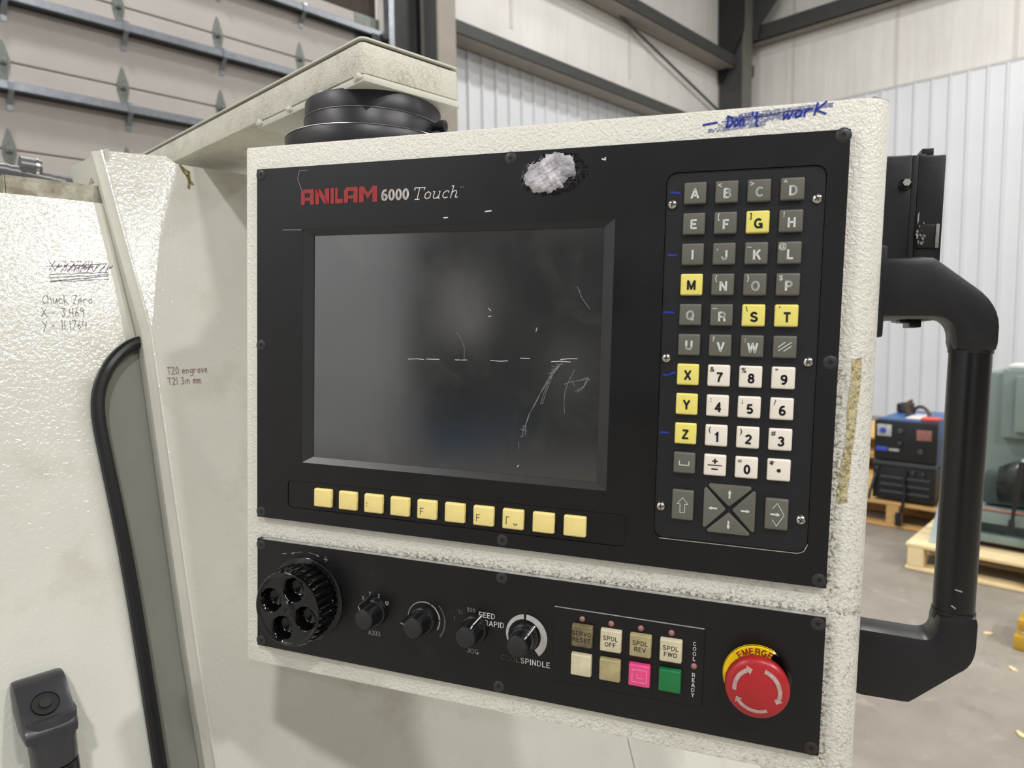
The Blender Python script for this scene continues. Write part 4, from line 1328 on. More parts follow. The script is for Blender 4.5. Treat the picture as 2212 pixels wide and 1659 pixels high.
# keys --------------------------------------------------------------------
def key_mesh(w, h, d, mat, bev=0.0011):
    mb = MB()
    mb.box((-w / 2, -d, -h / 2), (w / 2, 0.0, h / 2), bev, 3, taper=(1, 0.955))
    return mb.mesh('key', mat, smooth=40)
KM = {c: key_mesh(.0139, .0140, .0032, M['key_' + c]) for c in ('grey', 'yellow', 'white')}
KD = .0032 - .0010
def loc_f(y, dx=0.0, dz=0.0):      # plane in a key's own frame (builder subtracts O)
    return lambda a, b: (O.x + a + dx, O.y + y, O.z + b + dz)
def legend(key, txt, size, dx, dz, mat, y=-KD - .0012, **kw):
    return text_at('legend', txt, size, mat, loc_f(y, dx, dz), key, **kw)
def legend_lines(key, lines, w, mat, y=-KD - .0012):
    return MB().strokes(lines, w, loc_f(y)).build('legend', mat, key, smooth=0, recalc=False)
P = 0.01905
PZ = 0.01910
rows = ['A  <B >C ^D', 'E  [F ]G !H', "I  ,J ~K @L", 'M  {N }O $P', "Q  _R \\S 'T", 'U  ?V :W //', 'X  &7 %8 "9', 'Y  :4 ;5 /6', 'Z  (1 )2 #3', 'sp pm =0 *.']
YEL = set('GMSTXYZ')
for r_, row in enumerate(rows):
    for c_, tok in enumerate(row.split()):
        main, alt = tok[-1], tok[:-1]
        col = 'white' if (main.isdigit() or tok in ('pm', '*.')) else ('yellow' if main in YEL and tok not in ('sp',) else 'grey')
        if tok == '//':
            col = 'grey'
        k = at(bpy.data.objects.new('key', KM[col]), c_ * P, -r_ * PZ, .0010)
        if col == 'yellow':
            k['label'] = 'yellow key ' + main
        ink = M['print_grey'] if col == 'grey' else M['print_black']
        if tok == '//':
            legend_lines(k, [[(-.0038, -.0002), (.0000, .0028)], [(-.0036, -.0024), (.0036, .0028)], [(-.0006, -.0026), (.0036, .0004)]], .00055, ink)
        elif tok == 'sp':
            legend_lines(k, [[(-.003, .0012), (-.003, -.0014), (.003, -.0014), (.003, .0012)]], .0006, ink)
        elif tok == 'pm':
            legend_lines(k, [[(-.0042, .0001), (.0042, .0001)]], .0006, ink)
            legend_lines(k, [[(-.0014, .0027), (.0014, .0027)], [(0, .0041), (0, .0013)], [(-.0017, -.0024), (.0017, -.0024)]], .0009, ink)
        elif tok == '*.':
            m_ = MB()
            m_.face([m_.v((O.x + .0012 * math.cos(a), O.y - KD - .0012, O.z - .0002 + .0012 * math.sin(a))) for a in [R(20 * q) for q in range(18)]])
            m_.build('legend', ink, k, smooth=0, recalc=False)
            legend(k, '*', .0062, -.0042, .0032, ink, bold=.02)
        else:
            heavy(MB(), caps_lines(main, .0004 if alt else 0, -.0010 if alt else -.0004, .0060), .00126, loc_f(-KD - .0012)).build('legend', ink, k, smooth=0, recalc=False)
            if alt:
                sz = {'@': .0044, '&': .0042, '%': .0042, '#': .0040, '$': .0042}.get(alt, .0043)
                if alt == '_':
                    legend_lines(k, [[(-.0053, .0040), (-.0027, .0040)]], .0004, ink)
                else:
                    legend(k, alt, sz * 1.06, -.0041, .0038, ink, bold=.012)
# tall keys and the arrow cluster
KT = key_mesh(.0139, .0202, .0032, M['key_grey'])
ks = at(bpy.data.objects.new('key', KT), 0.0, -.1996, .0010)
legend_lines(ks, [[(0, .0052), (-.0034, .0008), (-.0015, .0008), (-.0015, -.0048), (.0015, -.0048), (.0015, .0008), (.0034, .0008), (0, .0052)]], .00038, M['print_grey'])
ke = at(bpy.data.objects.new('key', KT), .0571, -.1998, .0010)
legend_lines(ke, [[(-.0024, .0036), (.0002, .0072), (.0044, -.0000), (.0002, -.0072), (-.0024, -.0034)]], .00038, M['print_grey'])
def arrow_pts(L, w, hw, hl):
    return [(-L / 2, -w / 2), (L / 2 - hl, -w / 2), (L / 2 - hl, -hw / 2), (L / 2, 0), (L / 2 - hl, hw / 2), (L / 2 - hl, w / 2), (-L / 2, w / 2)]
def arrow(parent, ang, dx, dz, L=.0056, w=.0011, hw=.0024, hl=.0023, mat=None, y=-KD - .0012):
    c, s = math.cos(R(ang)), math.sin(R(ang))
    m_ = MB()
    m_.face([m_.v((O.x + dx + a * c - b * s, O.y + y, O.z + dz + a * s + b * c)) for a, b in arrow_pts(L, w, hw, hl)])
    return m_.build('legend', mat or M['print_grey'], parent, smooth=0, recalc=False)
arrow(ke, 0, -.0006, .0, L=.0060)
def tri_mesh():
    mb = MB()
    r_ = .0012
    # rounded triangle pointing down, apex near the cluster centre
    pts = []
    for cx, cz, a0, a1 in ((.0118, .01455, -45, 90), (-.0118, .01455, 90, 225), (0, .0034, 225, 315)):
        for k in range(5):
            a = R(a0 + (a1 - a0) * k / 4)
            pts.append((cx + r_ * math.cos(a), cz + r_ * math.sin(a)))
    mb.prism(pts, -.0022, .001, bev=0.0006)
    return mb.mesh('arrow_key', M['key_grey'], smooth=40)
TM = tri_mesh()
for ang, nm in ((0, 90), (90, 180), (180, 270), (270, 0)):
    k = at(bpy.data.objects.new('arrow_key', TM), .0288, -.1998, .0010)
    k.rotation_euler.y = -R(ang)
    arrow(k, 90, 0, .0100, y=-.0024)
# function keys
FM = {False: key_mesh(.0160, .0147, .0040, M['key_cream'], .0013)}
for i in range(10):
    k = at(bpy.data.objects.new('function_key', FM[False]), -.2719 + .02231 * i, -.2214, .0006)
    if i in (4, 6):
        legend_lines(k, [[(-.0048, -.0038), (-.0048, .0010), (-.0022, .0010)], [(-.0048, -.0012), (-.0026, -.0012)]], .00050, M['print_brown'], -.0041)
    if i == 7:
        legend_lines(k, [[(-.0046, -.0036), (-.0046, .0018), (-.0026, .0018)], [(.0010, -.0026), (.0016, -.0036), (.0030, -.0034), (.0034, -.0024)]], .00062, M['print_brown'], -.0041)
    if i == 2:
        legend_lines(k, [[(-.0050, -.0004), (-.0050, .0010)], [(-.0050, -.0024), (-.0050, -.0016)]], .00045, M['print_brown'], -.0041)

# blue marker dashes beside the keys
dash = [mm((-15.2, 1.6), (-9.6, .9)), mm((-15.6, -38.2), (-10.4, -38.3)), mm((-17.1, -74.8), (-10.4, -75.2)), mm((-15.6, -115.4), (-13, -115.6), (-8.4, -113.6)), mm((-16, -153.2), (-11.3, -153.2))]
for ds in dash:
    B_('marker_dash', M['ink_blue'], MB().strokes([ds], .0013, fp(0, 0, .0008)), smooth=0, recalc=False, label='blue marker dash')

# maker's lettering ----------------------------------------------------------
LA = [(0, 0, .30, 1.0, .18), (.70, 0, 1, 1.0, 0), (.30, .74, .70, 1.0, 0), (.30, .26, .70, .46, 0)]
LN = [(0, 0, .28, 1, .0), (.70, 0, 1, 1, 0)]
LI = [(0, 0, 1, 1, 0)]
LL = [(0, 0, .34, 1, 0), (.34, 0, 1, .28, 0)]
mb = MB()
def rects(ox, w, rs, z0=.0044, h=.0116):
    for a0, b0, a1, b1, c in rs:
        pts = [(a0, b0), (a1, b0), (a1, b1), (a0 + c, b1)] + ([(a0, b1 - c)] if c else [])
        mb.face([mb.v((ox + a * w, -.0003, z0 + b * h)) for a, b in pts])
def quad(ox, w, pts, z0=.0044, h=.0116):
    mb.face([mb.v((ox + a * w, -.0003, z0 + b * h)) for a, b in pts])
def m_letter(x0, w):
    for pts in ([(0, 0), (.26, 0), (.26, .62), (.26, 1), (.06, 1), (0, .92)], [(.74, 0), (1, 0), (1, .92), (.94, 1), (.74, 1)],
                [(.26, 1), (.50, .58), (.50, .20), (.26, .62)], [(.74, 1), (.74, .62), (.50, .20), (.50, .58)]):
        quad(x0, w, pts)
rects(-.2943, .0116, LA)
rects(-.2815, .0124, LN)
quad(-.2815, .0124, [(0, 1), (.34, 1), (1, 0), (.66, 0)])
rects(-.2679, .0031, LI)
rects(-.2639, .0068, LL)
rects(-.2562, .0117, LA)
m_letter(-.2434, .0155)
B_('maker_lettering', M['print_red'], mb, smooth=0, recalc=False, label='red block lettering')
B_('model_lettering', M['print_white'], heavy(MB(), caps_lines('6000', -.2132, .0088, .0080, gap=.12, sx=.98), .0017, fp(0, 0)), smooth=0, recalc=False)
TL = {'T': [[(.05, .80), (.0, 1.0), (.95, 1.0), (.88, .80)], [(.46, 1.0), (.40, 0.0)], [(.20, 0), (.60, 0)]],
      'o': [[(.32, .62), (.08, .45), (.06, .15), (.28, 0), (.52, .12), (.56, .45), (.32, .62)]],
      'u': [[(0, .60), (.14, .60), (.08, .14), (.22, .0), (.42, .06), (.56, .24)], [(.50, .62), (.62, .60), (.54, .02), (.68, .02)]],
      'c': [[(.54, .46), (.52, .58), (.32, .63), (.10, .46), (.06, .16), (.26, 0), (.50, .08)]],
      'h': [[(.0, 1.0), (.16, 1.02), (.06, 0)], [(.09, .40), (.28, .60), (.48, .58), (.52, .42), (.46, .06), (.58, .0), (.66, .08)]]}
tl = []
cx = -.1988
for ch, adv in (('T', .0088), ('o', .0066), ('u', .0076), ('c', .0063), ('h', .0070)):
    for ln in TL[ch]:
        tl.append([(cx + (a + .18 * b) * .0088, .0046 + b * .0082) for a, b in ln])
    cx += adv
B_('script_lettering', M['print_white'], MB().strokes(tl, .00062, fp(0, 0)), smooth=0, recalc=False)
# scratches on the upper plate
ps = [mm((-161.5, 12.2), (-160.5, 11.4)), mm((-159.6, 11.8), (-158.6, 11.5)), mm((-174, -9.2), (-170.5, -9.2)), mm((-143, -6.1), (-137, -5.6)), mm((-296, 30.5), (-297.5, 24), (-293.5, 15)), mm((-296, 30.5), (-289, 30.6)),
      mm((-311, -14), (-294, -14.4)), mm((-60.2, 25.2), (-58.5, 24.4))]
B_('plate_scratch', M['print_dim'], MB().strokes(ps, .00042, fp(0, 0, -.0002)), smooth=0, recalc=False)
B_('plate_scratch', M['print_white'], MB().strokes([mm((-174, -9.2), (-171, -9.2)), mm((-142, -6.0), (-138, -5.7)), mm((-60.5, 25.2), (-58.3, 24.5), (-58.4, 26))], .0009, fp(0, 0, -.00025)), smooth=0, recalc=False)

# clear silicone over a broken fitting, black glue around it
def blob(name, mat, cx, cz, outline, y0, hgt, seed, lump, label):
    rnd = random.Random(seed)
    n = 72
    ph = [rnd.uniform(0, 6.28) for _ in range(8)]
    mb = MB()
    rows = []
    NR = 16
    for i in range(NR + 1):
        t = i / NR
        row = []
        for k in range(n):
            a = 2 * math.pi * k / n
            rr = outline(a) * (1 + .035 * math.sin(9 * a + ph[0]) + .025 * math.sin(17 * a + ph[1]) + .02 * math.sin(29 * a + ph[2]))
            x, z = cx + rr * t * math.cos(a), cz + rr * t * math.sin(a)
            u, w = x * 1000, z * 1000
            hh = hgt * (1 - t ** 6) * (.62 + lump * (.22 * math.sin(.42 * u + .5 * w + ph[3]) + .16 * math.sin(.8 * u - .7 * w + ph[4]) + .10 * math.sin(1.6 * u + .9 * w + ph[5]) + .08 * math.sin(2.1 * w - 1.1 * u + ph[6])))
            row.append(mb.v((x, y0 - hh, z)))
            if i == 0:
                break
        rows.append(row)
    for k in range(n):
        mb.face((rows[0][0], rows[1][k], rows[1][(k + 1) % n]))
    for p, q in zip(rows[1:], rows[2:]):
        for k in range(n):
            mb.face((p[k], q[k], q[(k + 1) % n], p[(k + 1) % n]))
    return B_(name, mat, mb, smooth=80, label=label)
def ell(rx, rz, rot=0.0):
    return lambda a: rx * rz / math.hypot(rz * math.cos(a - rot), rx * math.sin(a - rot))
blob('glue_smear', M['smear'], -.0935, .0172, lambda a: min(ell(.0238, .0142, .10)(a), (.0330 - .0172) / max(.05, math.sin(a)) if math.sin(a) > .05 else 1), -.0001, .0009, 3, .8, 'black glossy glue smear')
def glue_out(a):
    r_ = ell(.0188, .0128, .25)(a)
    if math.sin(a) > .05:
        r_ = min(r_, (.0322 - .0180) / math.sin(a))
    if 1.9 < a < 2.7:
        r_ *= .86
    if 5.5 < a < 6.1:
        r_ *= .88
    return r_
blob('glue_patch', M['glue'], -.0958, .0180, glue_out, -.0002, .0034, 11, .45, 'lumpy clear silicone patch')

# marker writing on the frame
fy5 = 0.005
mk = []
mk += hand('Don', .0168, .0412, .0068, slant=.10, rise=.06, wob=.015)
mk += hand("'t", .0318, .0408, .0080, slant=.0, rise=.05, wob=.015)
mk += [[(.0495 + (x - .0495) * 1.5, z + (x - .0495) * .06) for x, z in ln] for ln in hand('worK', .0495, .0435, .0070, slant=.16, rise=.05, wob=.015)]
mk += [[(.0028, .0436), (.0066, .0442), (.0112, .0446)]]
B_('marker_writing', M['ink_blue'], MB().strokes(mk, .00115, fp(0, 0, fy5 - .0004)), smooth=0, recalc=False, label="blue handwriting reading Don't work")
sm2 = MB()
for (a0, b0, a1, b1) in ((.0060, .0398, .040, .0418), (.012, .0425, .062, .0455), (.016, .0462, .070, .0482), (.024, .0480, .078, .0500)):
    n = 10
    for k in range(n):
        t0, t1 = k / n, (k + 1) / n
        p = (a0 + (a1 - a0) * t0, b0 + (b1 - b0) * t0)
        q = (a0 + (a1 - a0) * t1, b0 + (b1 - b0) * t1)
        sm2.face([sm2.v((p[0], fy5 - .0002, p[1] - .0013)), sm2.v((q[0], fy5 - .0002, q[1] - .0013)), sm2.v((q[0], fy5 - .0002, q[1] + .0013)), sm2.v((p[0], fy5 - .0002, p[1] + .0013))])
B_('ink_smear', M['ink_smear'], sm2, smooth=0, recalc=False)
B_('ink_line', M['ink_blue_dark'], MB().strokes([[(.020, .0462), (.036, .0468), (.060, .0488)], [(.014, .0448), (.030, .0452), (.048, .0470)]], .0004, fp(0, 0, fy5 - .00035)), smooth=0, recalc=False)

# strip of dried tape glue on the right frame
tp = MB()
left = mm((95.4, -101.9), (95.6, -112), (94.9, -122), (95.1, -131), (94.2, -142), (94.2, -154), (92.9, -164), (92.0, -174), (91.8, -183), (91.7, -190.7))
right = mm((100.9, -100.9), (100.9, -110), (100.7, -120), (100.2, -131), (99.9, -142), (99.6, -153), (98.6, -164), (98.0, -174), (97.5, -182), (97.0, -189.9))
def surf_y(x):
    xc, r_ = .1108 - .017, .017
    return .005 if x < xc else .005 + r_ - math.sqrt(max(0, r_ * r_ - (x - xc) ** 2))
rnd = random.Random(5)
tv = []
for (lx_, lz_), (rx_, rz_) in zip(left, right):
    row = []
    for k in range(6):
        t_ = k / 5
        x = lx_ + (rx_ - lx_) * t_ + (rnd.uniform(-.0006, .0006) if k in (0, 5) else 0)
        row.append(tp.v((x, surf_y(x) - .00025, lz_ + (rz_ - lz_) * t_)))
    tv.append(row)
for p, q in zip(tv, tv[1:]):
    for k in range(5):
        tp.face((p[k], p[k + 1], q[k + 1], q[k]))
B_('tape_residue', M['tape'], tp, smooth=80, recalc=False, label='brown strip of dried tape glue')

# handwheel -----------------------------------------------------------------
WX, WZ, WY = -.2880, -.3045, -.0245
hw_b = MB()
hw_b.lathe([(.0335, .0005), (.0335, -.0014), (.0322, -.0022), (.020, -.0022), (.012, -.0060)], (WX, 0, WZ), 'y', 56)
hw = B_('handwheel', M['gloss_black'], hw_b, label='glossy black fluted handwheel with four finger dimples')
def flute(i, a):
    return -.0020 * (0.5 + 0.5 * math.cos(32 * a)) ** 3
hr_ = MB()
hr_.lathe([(.020, -.0042), (.0285, -.0042), (.0302, -.0056), (.0304, -.012), (.0302, -.0195), (.0294, WY + .0022), (.0286, WY + .0006)], (WX, 0, WZ), 'y', 272,
          mod=lambda i, a: flute(i, a) if 1 <= i <= 5 else 0)
B_('fluted_rim', M['gloss_black'], hr_, hw, smooth=28)
NA, NRD = 144, 34
DIM = [(R(a), .0163, .0092) for a in (72, 162, 252, 342)]
def face_h(r_, a):
    y = WY
    if r_ > .0262:
        y -= .0008 * math.sin(math.pi * min(1, (r_ - .0262) / .0024))
    else:
        y += .0006
    for da, dr_, rad in DIM:
        d = math.sqrt(r_ * r_ + dr_ * dr_ - 2 * r_ * dr_ * math.cos(a - da))
        if d < rad:
            t_ = d / rad
            y += .0105 * min(1, (1 - t_) / .24) ** .7 * (.82 + .18 * (1 - t_))
    if r_ < .0050:
        y -= .0016
    elif r_ < .0064:
        y -= .0016 * (.0064 - r_) / .0014
    if r_ < .0013:
        y += .0016
    return y
wf = MB()
grid = []
for i in range(NRD + 1):
    r_ = .0286 * i / NRD
    grid.append([wf.v((WX + r_ * math.cos(a), face_h(r_, a), WZ + r_ * math.sin(a))) for a in [2 * math.pi * k / NA for k in range(NA)]] if i else [wf.v((WX, face_h(0, 0), WZ))])
for k in range(NA):
    wf.face((grid[0][0], grid[1][(k + 1) % NA], grid[1][k]))
for p, q in zip(grid[1:], grid[2:]):
    for k in range(NA):
        wf.face((p[k], p[(k + 1) % NA], q[(k + 1) % NA], q[k]))
B_('dimpled_face', M['gloss_black'], wf, hw, smooth=70)
# direction marks above the wheel
wm = MB()
wm.strokes([mm((-310.5, -270.9), (-307.2, -270.3))], .0005, fp(0, 0))
wm.strokes([mm((-271.9, -270.4), (-268.1, -270.6)), mm((-270.1, -268.4), (-270, -272.5))], .0005, fp(0, 0))
def arc_pts(cx, cz, r_, a0, a1, n=14):
    return [(cx + r_ * math.cos(R(a0 + (a1 - a0) * k / n)), cz + r_ * math.sin(R(a0 + (a1 - a0) * k / n))) for k in range(n + 1)]
wm.strokes([arc_pts(WX, WZ, .0375, 111, 97)], .0004, fp(0, 0))
wm.strokes([arc_pts(WX, WZ, .0375, 87, 73)], .0004, fp(0, 0))
for tip, a in ((111, 21 + 180), (73, -17)):
    c, s = math.cos(R(a)), math.sin(R(a))
    x, z = WX + .0375 * math.cos(R(tip)), WZ + .0375 * math.sin(R(tip))
    wm.face([wm.v((x + u * c - w * s, -.0003, z + u * s + w * c)) for u, w in ((.0016, 0), (-.0016, .0008), (-.0016, -.0008))])
B_('direction_marks', M['print_dim'], wm, smooth=0, recalc=False)

# rotary knobs ----------------------------------------------------------------
KZ = -.3052
def rotary(x, ang, line_mat, label, cap_r=.0079):
    k_ = MB()
    k_.lathe([(.0105, .0), (.0105, -.0012), (.0098, -.0040), (.0086, -.0046), (.0079, -.0165), (.0074, -.0178), (.0064, -.0182)], (x, 0, KZ), 'y', 36)
    c, s = math.cos(R(ang)), math.sin(R(ang))
    # pointer fin along the side
    fin = []
    for u, w, y in ((.0050, -.0015, -.0010), (.0112, -.0010, -.0010), (.0112, .0010, -.0010), (.0050, .0015, -.0010)):
        fin.append((u, w, y))
    a_ = [k_.v((x + u * c - w * s, -.0008, KZ + u * s + w * c)) for u, w in ((.0050, -.0016), (.0116, -.0009), (.0116, .0009), (.0050, .0016))]
    b_ = [k_.v((x + u * c - w * s, y, KZ + u * s + w * c)) for u, w, y in ((.0050, -.0016, -.0172), (.0106, -.0009, -.0172), (.0106, .0009, -.0172), (.0050, .0016, -.0172))]
    k_.face(a_)
    k_.face(b_)
    for i in range(4):
        k_.face((a_[i], a_[(i + 1) % 4], b_[(i + 1) % 4], b_[i]))
    kn = B_('rotary_knob', M['knob_black'], k_, label=label)
    cp = MB()
    cp.lathe([(0, -.0183), (.0062, -.0183), (.0068, -.0180), (.0068, -.0175)], (x, 0, KZ), 'y', 32)
    B_('knob_cap', M['knob_cap'], cp, kn)
    if line_mat:
        ln = MB()
        o = [(x + u * c - w * s, y, KZ + u * s + w * c) for u, w, y in ((.01185, -.0004, -.0012), (.01185, .0004, -.0012), (.01095, .0004, -.0170), (.01095, -.0004, -.0170))]
        ln.poly(o)
        o2 = [(x + u * c - w * s, -.01735, KZ + u * s + w * c) for u, w in ((.0070, -.0004), (.0105, -.0004), (.0105, .0004), (.0070, .0004))]
        ln.poly(o2)
        o3 = [(x + u * c - w * s, y, KZ + u * s + w * c) for u, w, y in ((.0116, .00095, -.0012), (.0106, .00095, -.0170), (.0098, .00105, -.0170), (.0106, .00105, -.0012))]
        ln.poly(o3)
        B_('pointer_line', line_mat, ln, kn, smooth=0)
    return kn
rotary(-.2256, 118, M['print_dim'], 'black axis selector knob')
rotary(-.1848, 168, M['print_dim'], 'black override knob with faded dial')
rotary(-.1436, 62, M['print_white'], 'black jog knob with white pointer')
rotary(-.1052, 50, M['print_white'], 'black spindle knob with white pointer')
def arc_band(name, mat, cx, cz, segs, y=-.0003):
    mb = MB()
    for a0, a1, i0, i1, o0, o1 in segs:
        n = max(6, int(abs(a1 - a0) / 6))
        A_, B2 = [], []
        for k in range(n + 1):
            t_ = k / n
            a = R(a0 + (a1 - a0) * t_)
            ri, ro = i0 + (i1 - i0) * t_, o0 + (o1 - o0) * t_
            A_.append(mb.v((cx + ri * math.cos(a), y, cz + ri * math.sin(a))))
            B2.append(mb.v((cx + ro * math.cos(a), y, cz + ro * math.sin(a))))
        for k in range(n):
            mb.face((A_[k], A_[k + 1], B2[k + 1], B2[k]))
    return B_(name, mat, mb, smooth=0, recalc=False)
arc_band('spindle_scale', M['scale'], -.1052, KZ, [(212, 95, .0128, .0124, .0137, .0160), (88, -50, .0122, .0113, .0160, .0166)])
arc_band('override_scale', M['print_dim'], -.1848, KZ, [(190, 68, .0128, .0128, .0132, .0138), (64, 6, .0128, .0124, .0138, .0138), (2, -30, .0124, .0124, .0136, .0134)])
arc_band('override_scale', M['print_faint'], -.1848, KZ, [(45, -40, .0168, .0168, .0176, .0182)])
def label_txt(t_, x, z, size, mat, **kw):
    return heavy(MB(), caps_lines(t_, x, z, size * .72, gap=.14), size * .72 * .15, fp(0, 0)).build('lettering', mat, con, smooth=0, recalc=False)
label_txt('X', -.2365, -.2965, .0044, M['print_dim'])
label_txt('Y', -.2306, -.2922, .0044, M['print_dim'])
label_txt('Z', -.2229, -.2930, .0044, M['print_dim'])
label_txt('U', -.2158, -.2975, .0046, M['print_grey'])
label_txt('AXIS', -.2264, -.3226, .0052, M['print_dim'], bold=.008)
label_txt('FEED', -.1345, -.2945, .0056, M['print_grey'], bold=.008)
label_txt('RAPID', -.1287, -.3000, .0056, M['print_grey'], bold=.008)
label_txt('JOG', -.1450, -.3228, .0052, M['print_dim'], bold=.004)
label_txt('1', -.1598, -.3005, .0046, M['print_faint'])
label_txt('10', -.1552, -.2950, .0046, M['print_faint'])
label_txt('100', -.1468, -.2923, .0046, M['print_dim'])
label_txt('SPINDLE', -.0972, -.3232, .0058, M['print_grey'], bold=.006)
label_txt('COOL', -.1160, -.3232, .0058, M['print_faint'])

# button panel ------------------------------------------------------------------
bp = MB()
bp.prism([(-.0840, -.3326), (.0172, -.3326), (.0172, -.2798), (-.0840, -.2798)], -.0011, .001, bev=0.0005)
B_('button_plate', M['plate'], bp, smooth=0, label='small raised black plate behind the push buttons')
gv = MB()
gv.prism([(-.0847, -.3333), (.0179, -.3333), (.0179, -.2791), (-.0847, -.2791)], -.00012, .001, holes=[[(-.0842, -.3328), (.0174, -.3328), (.0174, -.2796), (-.0842, -.2796)]])
B_('panel_groove', M['hole'], gv, smooth=0)
BM = {}
for c in ('btn_cream', 'btn_tan', 'btn_worn', 'btn_pink', 'btn_green'):
    BM[c] = key_mesh(.0146, .0154, .0046, M[c], .0010)
BTN = [(0, 0, 'btn_worn', 'SERVO\nRESET', 'grimy brown button'), (1, 0, 'btn_cream', 'SPDL\nOFF', None), (2, 0, 'btn_tan', 'SPDL\nREV', 'soiled tan button'), (3, 0, 'btn_cream', 'SPDL\nFWD', None),
       (0, 1, 'btn_cream', '', None), (1, 1, 'btn_tan', '', None), (2, 1, 'btn_pink', '', 'pink button'), (3, 1, 'btn_green', '', 'green button')]
for i, j_, c, t_, lb in BTN:
    k = at(bpy.data.objects.new('push_button', BM[c]), -.0633 + .0199 * i, -.2966 - .0203 * j_, -.0008)
    if lb:
        k['label'] = lb
    for q, line in enumerate(t_.split('\n') if t_ else ()):
        heavy(MB(), caps_lines(line, 0, .0022 - .0043 * q, .0032, gap=.14), .00042, loc_f(-.0048)).build('legend', M['print_black'], k, smooth=0, recalc=False)
    if c == 'btn_pink':
        legend_lines(k, [[(-.0045, .0030), (-.0045, .0042), (.0050, .0042), (.0050, -.0040)], [(-.0045, .0010), (-.0045, -.0042), (.0046, -.0042)], [(-.0012, .0012), (-.0012, -.0014), (.0026, -.0014)]], .0005, M['btn_pink_edge'], -.0048)
def led_mesh():
    mb = MB()
    mb.lathe([(0, -.0016), (.0010, -.0014), (.0018, -.0008), (.0020, 0), (.0020, .0006)], (0, 0, 0), 'y', 16)
    return mb.mesh('indicator_light', M['led'])
LM_ = led_mesh()
for x, z in ((-64.0, -285.7), (-43.9, -285.8), (-23.9, -285.8), (-3.8, -285.7), (11.3, -305.6)):
    at(bpy.data.objects.new('indicator_light', LM_), x / 1000, z / 1000, -.0011)
for wd_, z0 in (('COOL', -.2905), ('READY', -.3115)):
    for q, ch in enumerate(wd_):
        heavy(MB(), caps_lines(ch, .0113, z0 - .0034 * q, .0027), .00042, fp(0, 0, -.0014)).build('lettering', M['print_white'], con, smooth=0, recalc=False)

# emergency stop -------------------------------------------------------------------
EX, EZ = .0501, -.3057
es = B_('emergency_stop', M['gloss_black'], MB().lathe([(.0208, .0005), (.0208, -.0020), (.0200, -.0028), (.0128, -.0028), (.0125, -.0085), (.0160, -.0095)], (EX, 0, EZ), 'y', 56), label='red mushroom emergency stop on a yellow ring')
yr = MB()
n = 44
ra = [yr.v((EX + .0128 * math.cos(R(62 + 150 * k / n)), -.0034, EZ + .0128 * math.sin(R(62 + 150 * k / n)))) for k in range(n + 1)]
rb_ = [yr.v((EX + .0203 * math.cos(R(62 + 150 * k / n)), -.0034, EZ + .0203 * math.sin(R(62 + 150 * k / n)))) for k in range(n + 1)]
rc = [yr.v((EX + .0209 * math.cos(R(62 + 150 * k / n)), -.0010, EZ + .0209 * math.sin(R(62 + 150 * k / n)))) for k in range(n + 1)]
for k in range(n):
    yr.face((ra[k], ra[k + 1], rb_[k + 1], rb_[k]))
    yr.face((rb_[k], rb_[k + 1], rc[k + 1], rc[k]))
B_('warning_ring', M['yellow'], yr, es)
for q, ch in enumerate('EMERGENCY'):
    a = 128 - q * 12.5
    if a < 64:
        break
    th = R(a - 90)
    heavy(MB(), caps_lines(ch, 0, 0, .0042), .0007, fp(EX + .0176 * math.cos(R(a)), EZ + .0176 * math.sin(R(a)), -.0037, math.cos(th), math.sin(th))).build('lettering', M['print_red'], es, smooth=0, recalc=False)
def dome(r_):
    if r_ < .0172:
        return -.0206 + .0024 * (r_ / .0172) ** 2
    t_ = (r_ - .0172) / .0018
    return -.0182 + .0022 * t_ ** 1.6
hd_ = MB()
hd_.lathe([(.012, -.0090), (.0178, -.0098), (.0190, -.0118), (.0191, -.0150)] + [(r_, dome(r_)) for r_ in (.0190, .0186, .0180, .0172, .0150, .0120, .0080, .0040)] + [(0, -.0206)], (EX, 0, EZ), 'y', 64)
hd2 = B_('mushroom_head', M['red'], hd_, es, smooth=50)
def dome_arrow(a0, a1, head):
    mb = MB()
    n = 16
    prev = None
    def pt(r_, a):
        return mb.v((EX + r_ * math.cos(R(a)), dome(r_) - .0003, EZ + r_ * math.sin(R(a))))
    for k in range(n + 1):
        a = a0 + (a1 - a0) * k / n
        cur = (pt(.0120, a), pt(.0132, a), pt(.0144, a))
        if prev:
            mb.face((prev[0], cur[0], cur[1], prev[1]))
            mb.face((prev[1], cur[1], cur[2], prev[2]))
        prev = cur
    if head:
        d_ = 13 if a1 > a0 else -13
        mb.face((pt(.0104, a1), pt(.0132, a1 + d_), pt(.0160, a1)))
    B_('rotation_arrow', M['arrow'], mb, es, smooth=0, recalc=False)
dome_arrow(188, 116, True)
dome_arrow(72, -18, True)
dome_arrow(-62, -142, True)

# grab handle on the right side -------------------------------------------------------
gh = B_('grab_handle', M['handle'], MB().box((.1100, .034, -.088), (.1165, .072, -.030), .002), label='black moulded grab handle', smooth=40)
HY0, HY1, HYC = .0335, .0605, .0470
def bracket(pts, name):
    mb = MB()
    mb.prism(pts, HY0, HY1, lambda a, b, c: (a, c, b), bev=.0058)
    return B_(name, M['handle'], mb, gh, smooth=45)
def cr(p0, p1, p2, n=6):       # rounded corner
    out = []
    for k in range(n + 1):
        t_ = k / n
        out.append(tuple((1 - t_) ** 2 * a + 2 * t_ * (1 - t_) * b + t_ * t_ * c for a, b, c in zip(p0, p1, p2)))
    return out
top_poly = [(.1100, -.0380), (.1425, -.0370)] + cr((.1660, -.0555), (.1795, -.0655), (.1803, -.0800)) + [(.1803, -.0958), (.1560, -.0958)] + cr((.1560, -.0880), (.1555, -.0755), (.1440, -.0753)) + [(.1100, -.0758)]
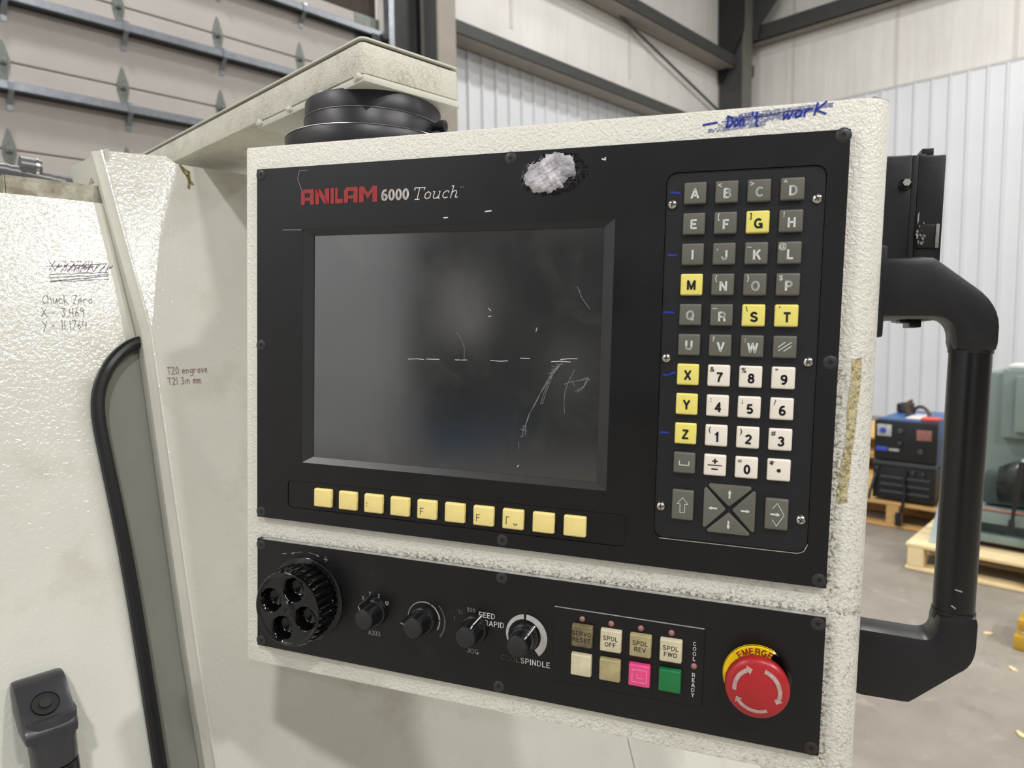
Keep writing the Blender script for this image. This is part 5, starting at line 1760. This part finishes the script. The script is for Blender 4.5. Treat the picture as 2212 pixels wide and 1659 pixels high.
bot_poly = [(.1100, -.2775), (.1455, -.2785)] + cr((.1490, -.2785), (.1565, -.2785), (.1565, -.2700)) + [(.1565, -.2625), (.1800, -.2605), (.1800, -.2760)] + cr((.1800, -.2800), (.1795, -.2935), (.1710, -.2990)) + [(.1440, -.3235), (.1100, -.3235)]
bracket(top_poly, 'upper_bracket')
bracket(bot_poly, 'lower_bracket')
gt = MB()
gt.tube([(.1682, HYC, -.094), (.1682, HYC, -.264)], .0118, 32)
B_('grip_tube', M['tube'], gt, gh, smooth=50)
for z in (-.0962, -.2615):
    B_('joint_sleeve', M['handle'], MB().tube([(.1682, HYC, z - .0005 if z > -.2 else z - .006), (.1682, HYC, z + .007 if z > -.2 else z + .0005)], .0124, 32), gh, smooth=50)
B_('scuff', M['chip'], MB().strokes([[(.1655, -.2450), (.1690, -.2458)], [(.1640, -.2555), (.1662, -.2570)]], .0009, fp(0, 0, HYC - .0119)), gh, smooth=0, recalc=False)

# terminal box behind the handle ---------------------------------------------------------
tb_ = MB()
tb_.box((.1085, .098, -.0735), (.1395, .168, .0410), .0020)
tbx = B_('terminal_box', M['box'], tb_, label='black chipped terminal box behind the grab handle')
B_('box_lid', M['box'], MB().box((.1430, .0985, -.0745), (.1600, .168, .0400), .0018), tbx)
B_('lid_gasket', M['rubber'], MB().box((.1393, .0990, -.073), (.1432, .167, .0405), .0006), tbx)
B_('latch_lug', M['box'], MB().box((.1465, .108, .0400), (.1540, .124, .0470), .0008), tbx)
B_('latch_lug', M['box'], MB().box((.1435, .106, .0395), (.1490, .118, .0425), .0005), tbx)
B_('latch_lug', M['box'], MB().box((.1440, .102, -.0795), (.1515, .125, -.0744), .0006), tbx)
B_('latch_lug', M['box'], MB().box((.1380, .102, -.0765), (.1440, .118, -.0740), .0005), tbx)
B_('hex_bolt', M['nickel'], MB().lathe([(0, -.0050), (.0026, -.0050), (.0030, -.0042), (.0030, 0)], (.1356, .0985, .0208), 'y', 6), tbx, label='brass-coloured bolt head')
B_('bolt_boss', M['box'], MB().lathe([(.0038, -.0014), (.0044, 0)], (.1352, .0985, .0200), 'y', 18), tbx)
cl_ = B_('clasp', M['box'], MB().box((.1445, .0965, -.0245), (.1565, .0990, -.0082), .0006), tbx)
B_('clasp_edge', M['chip'], MB().box((.1555, .0955, -.0245), (.1577, .0988, -.0080), .0004), tbx)
rc_ = random.Random(9)
cm = MB()
for _ in range(15):
    x, z = .1440 + rc_.uniform(0, .0055), -.0185 + rc_.uniform(-.003, .012)
    s = rc_.uniform(.0004, .0011)
    cm.face([cm.v((x + s * math.cos(6.283 * k / 5 + rc_.random()), .0962, z + s * 1.3 * math.sin(6.283 * k / 5))) for k in range(5)])
cm.face([cm.v((x, .0962, z)) for x, z in ((.1440, -.001), (.1450, .001), (.1448, -.006), (.1440, -.008))])
B_('paint_chip', M['chip'], cm, tbx, smooth=0, recalc=False)
for z in (.0420, -.0790):
    B_('side_bolt', M['screw'], MB().lathe([(0, .0070), (.0024, .0066), (.0030, .0050), (.0030, 0)], (.1105, .075, z), 'x', 14), con)
